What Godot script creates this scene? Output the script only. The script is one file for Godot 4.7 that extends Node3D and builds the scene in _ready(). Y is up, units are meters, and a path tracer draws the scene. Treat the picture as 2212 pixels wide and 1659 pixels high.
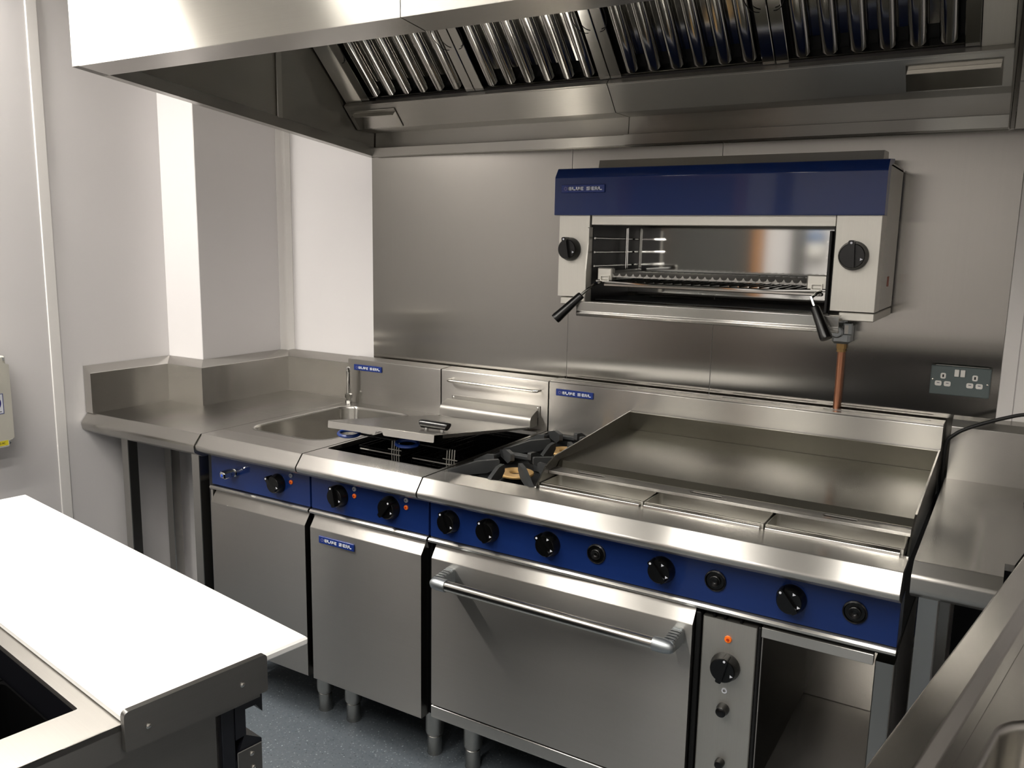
extends Node3D
# A small commercial kitchen: cooking line under an extraction hood.
# Axes: x runs along the cooking line, y is up, z points from the wall towards the room.

const WALL_Z := -0.09
const WALL_X := -1.515

var M := {}
var taken := {}
var org := {}

# ------------------------------------------------------------------ mesh building
class MB:
	var v := PackedVector3Array()
	var xf := Transform3D.IDENTITY
	func tri(a: Vector3, b: Vector3, c: Vector3) -> void:
		v.append(xf * a); v.append(xf * b); v.append(xf * c)
	func quad(a: Vector3, b: Vector3, c: Vector3, d: Vector3) -> void:
		tri(a, b, c); tri(a, c, d)
	# a box with chamfered edges
	func box(lo: Vector3, hi: Vector3, e := 0.0015) -> void:
		var c := (lo + hi) / 2
		var h := (hi - lo) / 2
		e = minf(e, minf(h.x, minf(h.y, h.z)) * 0.9)
		for ax in 3:
			var b: int = (ax + 1) % 3
			var d: int = (ax + 2) % 3
			for s in [-1.0, 1.0]:
				var q := []
				for k in [[-1, -1], [1, -1], [1, 1], [-1, 1]]:
					var p := Vector3.ZERO
					p[ax] = s * h[ax]; p[b] = k[0] * (h[b] - e); p[d] = k[1] * (h[d] - e)
					q.append(c + p)
				if s > 0: quad(q[0], q[1], q[2], q[3])
				else: quad(q[3], q[2], q[1], q[0])
			for s in [-1.0, 1.0]:
				for t in [-1.0, 1.0]:
					var q := []
					for k in [[0, -1], [1, -1], [1, 1], [0, 1]]:
						var p := Vector3.ZERO
						p[b] = s * (h[b] if k[0] == 0 else h[b] - e); p[d] = t * (h[d] - e if k[0] == 0 else h[d]); p[ax] = k[1] * (h[ax] - e)
						q.append(c + p)
					if s * t > 0: quad(q[0], q[1], q[2], q[3])
					else: quad(q[3], q[2], q[1], q[0])
		for sx in [-1.0, 1.0]:
			for sy in [-1.0, 1.0]:
				for sz in [-1.0, 1.0]:
					var a := c + Vector3(sx * h.x, sy * (h.y - e), sz * (h.z - e))
					var b2 := c + Vector3(sx * (h.x - e), sy * h.y, sz * (h.z - e))
					var d2 := c + Vector3(sx * (h.x - e), sy * (h.y - e), sz * h.z)
					if sx * sy * sz > 0: tri(a, b2, d2)
					else: tri(a, d2, b2)
	static func at(axis: String, p: Vector2, t: float) -> Vector3:
		if axis == "x": return Vector3(t, p.y, p.x)      # (z, y) swept along x
		if axis == "y": return Vector3(p.x, t, p.y)      # (x, z) swept along y
		return Vector3(p.x, p.y, t)                       # (x, y) swept along z
	# an outline of (distance to the left of the path, height) swept along a path of (x, z) with mitred corners
	func mitred(path: Array, poly: PackedVector2Array) -> void:
		var rings := []
		for i in path.size():
			var d1: Vector2 = (path[i] - path[maxi(i - 1, 0)]).normalized()
			var d2: Vector2 = (path[mini(i + 1, path.size() - 1)] - path[i]).normalized()
			if i == 0: d1 = d2
			if i == path.size() - 1: d2 = d1
			var n1 := Vector2(d1.y, -d1.x)
			var m := (n1 + Vector2(d2.y, -d2.x)).normalized()
			m = m / m.dot(n1)
			var ring := []
			for p in poly: ring.append(Vector3(path[i].x + m.x * p.x, p.y, path[i].y + m.y * p.x))
			rings.append(ring)
		var n := poly.size()
		for i in path.size() - 1:
			for k in n:
				var j := (k + 1) % n
				quad(rings[i][k], rings[i][j], rings[i + 1][j], rings[i + 1][k])
		var ix := Geometry2D.triangulate_polygon(poly)
		for k in range(0, ix.size(), 3):
			tri(rings[0][ix[k]], rings[0][ix[k + 1]], rings[0][ix[k + 2]])
			tri(rings[-1][ix[k]], rings[-1][ix[k + 2]], rings[-1][ix[k + 1]])
	# a closed outline swept along an axis, with end caps
	func prism(axis: String, poly: PackedVector2Array, t0: float, t1: float, caps := true) -> void:
		var area := 0.0
		var n := poly.size()
		for i in n:
			area += poly[i].cross(poly[(i + 1) % n])
		var flip := (area < 0) != (axis != "z")
		for i in n:
			var a := at(axis, poly[i], t0); var b := at(axis, poly[(i + 1) % n], t0)
			var c := at(axis, poly[(i + 1) % n], t1); var d := at(axis, poly[i], t1)
			if flip: quad(d, c, b, a)
			else: quad(a, b, c, d)
		if caps:
			var ix := Geometry2D.triangulate_polygon(poly)
			for k in range(0, ix.size(), 3):
				var p := poly[ix[k]]; var q := poly[ix[k + 1]]; var r := poly[ix[k + 2]]
				var ccw := (q - p).cross(r - p) > 0
				if not ccw:
					var s := q; q = r; r = s
				var lefty := axis != "z"
				if lefty:
					tri(at(axis, p, t1), at(axis, r, t1), at(axis, q, t1)); tri(at(axis, p, t0), at(axis, q, t0), at(axis, r, t0))
				else:
					tri(at(axis, p, t1), at(axis, q, t1), at(axis, r, t1)); tri(at(axis, p, t0), at(axis, r, t0), at(axis, q, t0))
	# an open sheet profile swept along an axis, given a thickness to its right-hand side
	func sheet(axis: String, line: PackedVector2Array, t0: float, t1: float, thick := 0.0015) -> void:
		var n := line.size()
		var off := PackedVector2Array()
		for i in n:
			var d1 := (line[i] - line[maxi(i - 1, 0)]).normalized()
			var d2 := (line[mini(i + 1, n - 1)] - line[i]).normalized()
			if i == 0: d1 = d2
			if i == n - 1: d2 = d1
			var m := (Vector2(d1.y, -d1.x) + Vector2(d2.y, -d2.x)).normalized()
			off.append(line[i] + m * thick / maxf(0.3, m.dot(Vector2(d1.y, -d1.x))))
		for i in n - 1:
			prism(axis, PackedVector2Array([line[i], line[i + 1], off[i + 1], off[i]]), t0, t1)
	# a plate with a round-cornered hole, both outlines in the plane across the axis
	func holed(axis: String, lo: Vector2, hi: Vector2, hlo: Vector2, hhi: Vector2, r: float, t0: float, t1: float, segs := 5) -> void:
		var inner := []
		var outer := []
		var cs := [Vector2(hhi.x - r, hhi.y - r), Vector2(hlo.x + r, hhi.y - r), Vector2(hlo.x + r, hlo.y + r), Vector2(hhi.x - r, hlo.y + r)]
		var oc := [hi, Vector2(lo.x, hi.y), lo, Vector2(hi.x, lo.y)]
		for k in 4:
			for i in segs + 1:
				inner.append(cs[k] + Vector2.from_angle((k + float(i) / segs) * PI / 2) * r)
				outer.append(oc[k])
		var n := inner.size()
		var lefty := axis != "z"
		for i in n:
			var j := (i + 1) % n
			for side in 2:
				var t := t1 if side else t0
				var a := at(axis, inner[i], t); var b := at(axis, outer[i], t); var c := at(axis, outer[j], t); var d := at(axis, inner[j], t)
				if (side == 1) != lefty: quad(a, b, c, d)
				else: quad(d, c, b, a)
			var a2 := at(axis, inner[i], t0); var b2 := at(axis, inner[j], t0); var c2 := at(axis, inner[j], t1); var d2 := at(axis, inner[i], t1)
			if lefty: quad(a2, b2, c2, d2)
			else: quad(d2, c2, b2, a2)
			if outer[i] != outer[j]:
				var a3 := at(axis, outer[i], t0); var b3 := at(axis, outer[j], t0); var c3 := at(axis, outer[j], t1); var d3 := at(axis, outer[i], t1)
				if lefty: quad(d3, c3, b3, a3)
				else: quad(a3, b3, c3, d3)
	# a round-cornered basin: the outline of the mouth, stepped inwards by (inset, height) pairs and closed at the bottom
	func basin(lo: Vector2, hi: Vector2, r: float, prof: Array, segs := 6) -> void:
		var rings := []
		for p in prof:
			var q: float = maxf(r - p[0] * .4, .012)
			var cs := [Vector2(hi.x - p[0] - q, hi.y - p[0] - q), Vector2(lo.x + p[0] + q, hi.y - p[0] - q), Vector2(lo.x + p[0] + q, lo.y + p[0] + q), Vector2(hi.x - p[0] - q, lo.y + p[0] + q)]
			var ring := []
			for k in 4:
				for i in segs + 1:
					var w: Vector2 = cs[k] + Vector2.from_angle((k + float(i) / segs) * PI / 2) * q
					ring.append(Vector3(w.x, p[1], w.y))
			rings.append(ring)
		var n: int = rings[0].size()
		for i in rings.size() - 1:
			for k in n:
				var m := (k + 1) % n
				quad(rings[i + 1][k], rings[i + 1][m], rings[i][m], rings[i][k])
		var c := Vector3((lo.x + hi.x) / 2, prof[-1][1], (lo.y + hi.y) / 2)
		for k in n: tri(c, rings[-1][(k + 1) % n], rings[-1][k])
	# a profile of (radius, height) turned round an axis that starts at p
	func lathe(p: Vector3, axis: Vector3, prof: PackedVector2Array, n := 20) -> void:
		var w := axis.normalized()
		var u := w.cross(Vector3(0, 1, 0) if absf(w.y) < 0.9 else Vector3(1, 0, 0)).normalized()
		var s := w.cross(u)
		for i in prof.size() - 1:
			for k in n:
				var a0 := TAU * k / n; var a1 := TAU * (k + 1) / n
				var d0 := u * cos(a0) + s * sin(a0); var d1 := u * cos(a1) + s * sin(a1)
				var A := p + w * prof[i].y + d0 * prof[i].x; var B := p + w * prof[i].y + d1 * prof[i].x
				var C := p + w * prof[i + 1].y + d1 * prof[i + 1].x; var D := p + w * prof[i + 1].y + d0 * prof[i + 1].x
				if prof[i].x > 1e-6: tri(A, B, C)
				if prof[i + 1].x > 1e-6: tri(A, C, D)
	func cyl(a: Vector3, b: Vector3, r: float, n := 12) -> void:
		var l := a.distance_to(b)
		lathe(a, b - a, PackedVector2Array([Vector2(0, 0), Vector2(r, 0), Vector2(r, l), Vector2(0, l)]), n)
	# a round bar along a path
	func tube(path: Array, r: float, n := 8) -> void:
		var rings := []
		var up := Vector3.ZERO
		for i in path.size():
			var d: Vector3 = (path[mini(i + 1, path.size() - 1)] - path[maxi(i - 1, 0)]).normalized()
			if up == Vector3.ZERO: up = d.cross(Vector3(0.31, 0.87, 0.39)).normalized()
			up = (up - d * up.dot(d)).normalized()
			var sd := d.cross(up)
			var ring := []
			for k in n:
				ring.append(path[i] + (up * cos(TAU * k / n) + sd * sin(TAU * k / n)) * r)
			rings.append(ring)
		for i in path.size() - 1:
			for k in n:
				var m := (k + 1) % n
				quad(rings[i][k], rings[i][m], rings[i + 1][m], rings[i + 1][k])
		var first: Vector3 = path[0]
		var last: Vector3 = path[path.size() - 1]
		for k in n:
			var m := (k + 1) % n
			tri(first, rings[0][m], rings[0][k])
			tri(last, rings[-1][k], rings[-1][m])
	func mesh(off: Vector3, groove: Vector3, smooth_deg := 38.0) -> ArrayMesh:
		var n := v.size()
		var pos := PackedVector3Array(); pos.resize(n)
		var nor := PackedVector3Array(); nor.resize(n)
		var uv := PackedVector2Array(); uv.resize(n)
		var fn := PackedVector3Array(); fn.resize(n / 3)
		var at_point := {}
		for f in n / 3:
			var c := (v[f * 3 + 1] - v[f * 3]).cross(v[f * 3 + 2] - v[f * 3])
			fn[f] = c
			for k in 3:
				var key := Vector3i((v[f * 3 + k] * 20000.0).round())
				if not at_point.has(key): at_point[key] = PackedInt32Array()
				at_point[key].append(f)
		var lim := cos(deg_to_rad(smooth_deg))
		for f in n / 3:
			var n0 := fn[f].normalized()
			var g := groove - n0 * groove.dot(n0)
			if g.length() < 0.25: g = Vector3(0, 0, 1) - n0 * n0.z
			if g.length() < 0.25: g = Vector3(1, 0, 0) - n0 * n0.x
			g = g.normalized()
			var t := n0.cross(g)
			for k in 3:
				var p := v[f * 3 + k]
				var sum := Vector3.ZERO
				for o in at_point[Vector3i((p * 20000.0).round())]:
					if fn[o].normalized().dot(n0) > lim: sum += fn[o]
				var w: int = f * 3 + [0, 2, 1][k]
				pos[w] = p - off
				nor[w] = sum.normalized() if sum.length() > 1e-12 else n0
				uv[w] = Vector2(p.dot(t), p.dot(g))
		var arr := []
		arr.resize(Mesh.ARRAY_MAX)
		arr[Mesh.ARRAY_VERTEX] = pos; arr[Mesh.ARRAY_NORMAL] = nor; arr[Mesh.ARRAY_TEX_UV] = uv
		var m := ArrayMesh.new()
		m.add_surface_from_arrays(Mesh.PRIMITIVE_TRIANGLES, arr)
		return m

func V(x, y, z) -> Vector3: return Vector3(x, y, z)
func P2(a: Array) -> PackedVector2Array:
	var o := PackedVector2Array()
	for i in range(0, a.size(), 2): o.append(Vector2(a[i], a[i + 1]))
	return o
# outline with rounded corners: a = [x, y, r, ...]
func RP(a: Array, segs := 5, closed := true) -> PackedVector2Array:
	var o := PackedVector2Array()
	var n := a.size() / 3
	for i in n:
		var p := Vector2(a[i * 3], a[i * 3 + 1])
		var r: float = a[i * 3 + 2]
		if r <= 0 or (not closed and (i == 0 or i == n - 1)):
			o.append(p); continue
		var h: int = (i + n - 1) % n
		var j: int = (i + 1) % n
		var d1 := (Vector2(a[h * 3], a[h * 3 + 1]) - p).normalized()
		var d2 := (Vector2(a[j * 3], a[j * 3 + 1]) - p).normalized()
		var half := acos(clampf(d1.dot(d2), -1, 1)) / 2
		var c := p + (d1 + d2).normalized() * r / sin(half)
		var s := p + d1 * r / tan(half) - c
		var e := p + d2 * r / tan(half) - c
		var sweep := s.angle_to(e)
		for k in segs + 1: o.append(c + s.rotated(sweep * k / segs))
	return o

# ------------------------------------------------------------------ scene graph
func numbered(n: String) -> String:
	if not taken.has(n):
		taken[n] = 0
		return n
	taken[n] += 1
	return "%s_%03d" % [n, taken[n]]
func thing(n: String, label: String, cat: String, at: Vector3, group := "", turn := 0.0) -> Node3D:
	var o := Node3D.new()
	o.name = numbered(n); add_child(o)
	o.position = at; o.rotation.y = turn
	org[o] = at if turn == 0.0 else Vector3.ZERO
	o.set_meta("label", label); o.set_meta("category", cat)
	if group: o.set_meta("group", group)
	return o
func part(parent: Node, n: String, mb: MB, mat: Material, label := "", groove := Vector3(1, 0, 0), smooth := 38.0) -> MeshInstance3D:
	var o := MeshInstance3D.new()
	var off: Vector3 = org.get(parent, Vector3.ZERO)
	o.mesh = mb.mesh(off, groove, smooth)
	o.material_override = mat
	o.cast_shadow = GeometryInstance3D.SHADOW_CASTING_SETTING_ON
	o.name = n
	parent.add_child(o, true)
	org[o] = off
	if label: o.set_meta("label", label)
	return o
func lone(n: String, mb: MB, mat: Material, label: String, cat: String, group := "", groove := Vector3(1, 0, 0)) -> MeshInstance3D:
	var o := part(self, numbered(n), mb, mat, label, groove)
	o.set_meta("category", cat)
	if group: o.set_meta("group", group)
	return o
func struct(n: String, mb: MB, mat: Material, label := "") -> MeshInstance3D:
	var o := part(self, n, mb, mat, label)
	o.set_meta("kind", "structure")
	return o
func bx(lo: Vector3, hi: Vector3, e := 0.0015) -> MB:
	var m := MB.new(); m.box(lo, hi, e); return m
func pz(axis: String, poly: PackedVector2Array, a: float, b: float) -> MB:
	var m := MB.new(); m.prism(axis, poly, a, b); return m

# ------------------------------------------------------------------ materials
func mat(col: Color, rough: float, metal := 0.0, aniso := 0.0) -> StandardMaterial3D:
	var m := StandardMaterial3D.new()
	m.albedo_color = col; m.roughness = rough; m.metallic = metal
	if aniso != 0.0:
		m.anisotropy_enabled = true; m.anisotropy = aniso
	return m
# fine parallel scratches: the pattern changes quickly across u and slowly along v
func grain_image(seed_: int, low: float, high: float) -> ImageTexture:
	var r := RandomNumberGenerator.new(); r.seed = seed_
	var w := 1024; var h := 128
	var im := Image.create(w, h, true, Image.FORMAT_RGB8)
	var a := PackedFloat32Array(); a.resize(w)
	for y in h:
		for x in w:
			if y == 0 or r.randf() < 0.035: a[x] = r.randf()
			var g := lerpf(low, high, a[x])
			im.set_pixel(x, y, Color(g, g, g))
	im.generate_mipmaps()
	return ImageTexture.create_from_image(im)
func brushed(col: Color, rough: float, aniso: float, tex: Texture2D, rtex: Texture2D) -> StandardMaterial3D:
	var m := mat(col, rough, 1.0, aniso)
	m.albedo_texture = tex; m.roughness_texture = rtex
	m.roughness_texture_channel = BaseMaterial3D.TEXTURE_CHANNEL_RED
	m.uv1_scale = Vector3(3.1, 0.7, 1)
	return m
func noise_tex(seed_: int, freq: float, ramp: Array, size := 512, octaves := 4) -> NoiseTexture2D:
	var f := FastNoiseLite.new(); f.seed = seed_; f.frequency = freq; f.fractal_octaves = octaves
	var t := NoiseTexture2D.new(); t.width = size; t.height = size; t.seamless = true; t.noise = f; t.generate_mipmaps = true
	var g := Gradient.new()
	g.offsets = PackedFloat32Array([0.25, 0.75]); g.colors = PackedColorArray([ramp[0], ramp[1]])
	t.color_ramp = g
	return t
func floor_image() -> ImageTexture:
	var r := RandomNumberGenerator.new(); r.seed = 7
	var s := 768
	var im := Image.create(s, s, true, Image.FORMAT_RGB8)
	im.fill(Color(0.40, 0.435, 0.46))
	for k in 26000:
		var c: Color = [Color(0.36, 0.395, 0.42), Color(0.44, 0.47, 0.49), Color(0.385, 0.425, 0.455)][r.randi() % 3]
		im.fill_rect(Rect2i(r.randi() % s, r.randi() % s, 1 + r.randi() % 4, 1 + r.randi() % 4), c)
	for k in 5200:
		var g := r.randf_range(0.55, 0.82)
		im.fill_rect(Rect2i(r.randi() % s, r.randi() % s, 1 + r.randi() % 2, 1 + r.randi() % 2), Color(g * 0.93, g * 0.98, g))
	for k in 500:
		im.fill_rect(Rect2i(r.randi() % s, r.randi() % s, 2, 2), Color(0.22, 0.25, 0.27))
	im.generate_mipmaps()
	return ImageTexture.create_from_image(im)
func make_materials() -> void:
	var gt := grain_image(11, 0.98, 1.0)
	var rt := grain_image(23, 0.94, 1.0)
	M.steel = brushed(Color(0.76, 0.75, 0.73), 0.26, 0.97, gt, rt)
	M.steel_door = brushed(Color(0.70, 0.69, 0.67), 0.31, 0.95, gt, rt)
	M.steel_soft = brushed(Color(0.72, 0.71, 0.69), 0.27, 0.9, gt, rt)
	M.steel_wall = brushed(Color(0.62, 0.61, 0.59), 0.14, 1.0, gt, rt)
	M.steel_hood = brushed(Color(0.74, 0.73, 0.705), 0.35, 1.0, gt, rt)
	M.steel_front = brushed(Color(0.74, 0.73, 0.70), 0.27, 0.97, gt, rt)
	M.steel_plain = brushed(Color(0.84, 0.83, 0.80), 0.55, 0.2, gt, rt)
	M.steel_dim = brushed(Color(0.60, 0.59, 0.57), 0.42, 0.6, gt, rt)
	M.steel_lid = brushed(Color(0.56, 0.55, 0.53), 0.2, 0.9, gt, rt)
	M.griddle = mat(Color(0.43, 0.42, 0.385), 0.24, 1.0, 0.6)
	M.steel_bright = mat(Color(0.80, 0.79, 0.765), 0.2, 1.0)
	M.chrome = mat(Color(0.82, 0.82, 0.81), 0.07, 1.0)
	M.baffle = mat(Color(0.78, 0.775, 0.76), 0.10, 1.0)
	M.galv = mat(Color(0.70, 0.72, 0.73), 0.45, 1.0)
	M.blue = mat(Color(0.07, 0.165, 0.385), 0.4)
	M.blue.metallic_specular = 0.3
	M.blue.clearcoat_enabled = true; M.blue.clearcoat = 0.6; M.blue.clearcoat_roughness = 0.05
	M.badge = mat(Color(0.06, 0.17, 0.45), 0.35)
	M.letter = mat(Color(0.86, 0.87, 0.90), 0.4)
	M.ring = mat(Color(0.55, 0.50, 0.60), 0.4)
	M.black = mat(Color(0.018, 0.018, 0.019), 0.28)
	M.black_matt = mat(Color(0.02, 0.02, 0.02), 0.6)
	M.dark_metal = mat(Color(0.05, 0.05, 0.052), 0.4, 0.6)
	M.iron = mat(Color(0.19, 0.197, 0.20), 0.6)
	M.cast_grey = mat(Color(0.62, 0.61, 0.59), 0.5, 0.35)
	M.brass = mat(Color(0.76, 0.62, 0.40), 0.5, 0.4)
	M.copper = mat(Color(0.80, 0.57, 0.45), 0.36, 1.0)
	M.white_plastic = mat(Color(0.88, 0.87, 0.85), 0.35)
	M.wall = mat(Color(0.83, 0.82, 0.82), 0.42)
	M.wall_trim = mat(Color(0.88, 0.87, 0.86), 0.35)
	M.ceiling = mat(Color(0.88, 0.88, 0.87), 0.8)
	M.board = mat(Color(0.93, 0.93, 0.92), 0.4)
	M.navy = mat(Color(0.075, 0.08, 0.105), 0.35)
	M.well = mat(Color(0.05, 0.052, 0.07), 0.7)
	M.well.metallic_specular = 0.15
	M.pan = mat(Color(0.02, 0.02, 0.022), 0.9)
	M.pan.metallic_specular = 0.1
	M.charcoal = brushed(Color(0.52, 0.515, 0.505), 0.48, 0.8, gt, rt)
	M.orange = mat(Color(1.0, 0.47, 0.12), 0.3)
	M.orange_deep = mat(Color(0.75, 0.2, 0.03), 0.3)
	M.grey_lens = mat(Color(0.62, 0.64, 0.68), 0.3)
	M.grey_deep = mat(Color(0.36, 0.38, 0.43), 0.3)
	M.socket = mat(Color(0.36, 0.40, 0.40), 0.4, 0.3)
	M.wood = mat(Color(0.62, 0.42, 0.22), 0.5)
	M.door_grey = mat(Color(0.28, 0.28, 0.27), 0.5)
	M.yellow = mat(Color(0.86, 0.80, 0.20), 0.5)
	M.ink = mat(Color(0.05, 0.05, 0.16), 0.5)
	M.box_grey = mat(Color(0.74, 0.73, 0.69), 0.45)
	M.blue_grip = mat(Color(0.06, 0.20, 0.48), 0.35)
	M.floor = mat(Color(1, 1, 1), 0.45)
	M.floor.albedo_texture = floor_image(); M.floor.uv1_triplanar = true; M.floor.uv1_world_triplanar = true
	M.floor.uv1_scale = Vector3(0.8, 0.8, 0.8)
	M.glow = mat(Color(0.95, 0.95, 0.93), 0.5)
	M.glow.emission_enabled = true; M.glow.emission = Color(1.0, 0.97, 0.92); M.glow.emission_energy_multiplier = 2.0

# ------------------------------------------------------------------ shared pieces
const LETTERS := {
	"B": [[0, 0, .36, 1], [0, .78, .92, 1], [0, .4, .92, .62], [0, 0, 1, .24], [.64, .55, .92, .9], [.66, .1, 1, .48]],
	"L": [[0, 0, .36, 1], [0, 0, 1, .28]],
	"U": [[0, 0, .36, 1], [.64, 0, 1, 1], [0, 0, 1, .28]],
	"E": [[0, 0, .36, 1], [0, 0, 1, .24], [0, .39, .92, .62], [0, .77, 1, 1]],
	"S": [[0, .77, 1, 1], [0, .39, 1, .62], [0, 0, 1, .24], [0, .5, .36, .9], [.64, .1, 1, .5]],
	"A": [[0, 0, .34, .92], [.66, 0, 1, 1], [.06, .74, 1, 1], [0, .28, 1, .5]],
}
func badge(parent: Node3D, x: float, ytop: float, z: float) -> void:
	var w := 0.139; var h := 0.0225
	var b := part(parent, "badge", bx(V(x, ytop - h, z - 0.001), V(x + w, ytop, z + 0.004), 0.0012), M.badge, "blue maker's badge with white lettering")
	var t := MB.new()
	var cx := x + 0.023; var lw := 0.0112; var lh := 0.0095; var y0 := ytop - h / 2 - lh / 2
	for ch in "BLUE SEAL":
		if ch == " ":
			cx += 0.0085; continue
		for r in LETTERS[ch]:
			t.box(V(cx + r[0] * lw, y0 + r[1] * lh, z + 0.0036), V(cx + r[2] * lw, y0 + r[3] * lh, z + 0.0046), 0.0)
		cx += lw + 0.0014
	part(b, "lettering", t, M.letter)
	var ring := MB.new()
	ring.lathe(V(x + 0.0145, ytop - h / 2, z + 0.0036), V(0, 0, 1), P2([.0038, 0, .0048, 0, .0048, .0008, .0038, .0008]), 16)
	part(b, "ring_mark", ring, M.ring)

func knob(parent: Node3D, p: Vector3, r: float, turn: float, depth := 0.032, ticks := 1) -> void:
	var m := MB.new()
	m.lathe(p, V(0, 0, 1), P2([0, 0, r, 0, r, .006, r * .93, .011, r * .86, depth * .72, r * .8, depth * .8, 0, depth * .8]), 28)
	var d := Vector2.from_angle(turn)
	var n := Vector2(-d.y, d.x)
	var k := MB.new()
	k.xf = Transform3D(Basis(V(d.x, d.y, 0), V(n.x, n.y, 0), V(0, 0, 1)), p)
	var grip := RP([-r * .8, -r * .2, r * .1, r * 1.04, -r * .2, r * .12, r * 1.04, r * .2, r * .12, -r * .8, r * .2, r * .1], 3)
	k.prism("z", grip, depth * .3, depth * 1.08)
	m.v.append_array(k.v)
	var o := part(parent, "knob", m, M.black, "", V(1, 0, 0), 30.0)
	var w := MB.new()
	var tip := p + V(d.x, d.y, 0) * r * .86
	w.lathe(tip + V(0, 0, depth * 1.06), V(0, 0, 1), P2([0, 0, .0028, 0, .0028, .0016, 0, .0016]), 10)
	part(o, "pointer_dot", w, M.letter)
	for i in ticks:
		var a: float = [-0.35, 1.1][i]
		var c := p + V(cos(a), sin(a), 0) * r * .68 + V(0, 0, depth * .8)
		var tr := MB.new()
		tr.prism("z", PackedVector2Array([Vector2(c.x - .0032, c.y - .0034), Vector2(c.x + .0034, c.y), Vector2(c.x - .0032, c.y + .0034)]), c.z - .001, c.z + .0006)
		part(o, "printed_arrow", tr, M.letter)

func lamp_pair(parent: Node3D, x: float, y: float, z: float) -> void:
	for i in 2:
		var c := V(x, y - i * 0.021, z)
		var m := MB.new()
		m.lathe(c, V(0, 0, 1), P2([0, 0, .0068, 0, .0068, .003, .0048, .0045, 0, .0045]), 16)
		var o := part(parent, "indicator_lamp", m, M.grey_lens if i == 0 else M.orange, "clear grey lens" if i == 0 else "orange lens")
		var k := MB.new()
		k.lathe(c + V(0, 0, .0043), V(0, 0, 1), P2([0, 0, .003, 0, .003, .001, 0, .001]), 10)
		part(o, "lens_centre", k, M.grey_deep if i == 0 else M.orange_deep)

func foot(parent: Node3D, x: float, z: float, top: float) -> void:
	var m := MB.new()
	m.lathe(V(x, 0, z), V(0, 1, 0), P2([0, 0, .023, 0, .024, .004, .0225, .008, .0225, .06, .0205, .062, .0205, .066, .0265, .068, .028, .075, .028, top, 0, top]), 24)
	part(parent, "foot", m, M.steel_soft, "", V(0, 1, 0))

const NOSE := [.62, .915, 0, .703, .915, .005, .7335, .877, .012, .729, .864, .008, .675, .838, .002, .66, .838, 0, .66, .903, 0, .62, .903, 0]
func front_nose(parent: Node3D, x0: float, x1: float) -> void:
	part(parent, "front_edge", pz("x", RP(NOSE, 6), x0, x1), M.steel)

func control_panel(parent: Node3D, x0: float, x1: float) -> void:
	part(parent, "control_panel", bx(V(x0, .7395, .6), V(x1, .8385, .672), .001), M.blue, "blue enamelled control panel")
	part(parent, "panel_trim", pz("x", RP([.6, .725, 0, .682, .725, .002, .684, .732, .002, .679, .737, .002, .6, .737, 0], 3), x0, x1), M.steel)

func door(parent: Node3D, x0: float, x1: float, y0: float, y1 := 0.7195, groove := V(1, 0, 0)) -> MeshInstance3D:
	return part(parent, "door", pz("x", RP([.655, y0, 0, .692, y0, .003, .692, y1 - .034, .006, .668, y1, .003, .655, y1, 0], 4), x0, x1), M.steel_door, "", groove)

func tank(lo: Vector3, hi: Vector3, r: float, t := 0.004) -> MB:
	var m := MB.new()
	m.holed("y", Vector2(lo.x - t, lo.z - t), Vector2(hi.x + t, hi.z + t), Vector2(lo.x, lo.z), Vector2(hi.x, hi.z), r, lo.y, hi.y, 6)
	m.box(V(lo.x - t, lo.y - t, lo.z - t), V(hi.x + t, lo.y, hi.z + t), 0.0)
	return m

func screw(parent: Node, p: Vector3, dir: Vector3, r := 0.004, mt: Material = null) -> void:
	var m := MB.new()
	m.lathe(p, dir, P2([0, 0, r, 0, r * .95, r * .35, r * .6, r * .62, 0, r * .7]), 12)
	part(parent, "screw", m, mt if mt else M.steel_bright)

func arc_path(c: Vector3, a: Vector3, b: Vector3, t0: float, t1: float, n: int) -> Array:
	var o := []
	for i in n + 1:
		var t := lerpf(t0, t1, float(i) / n)
		o.append(c + a * cos(t) + b * sin(t))
	return o

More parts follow.
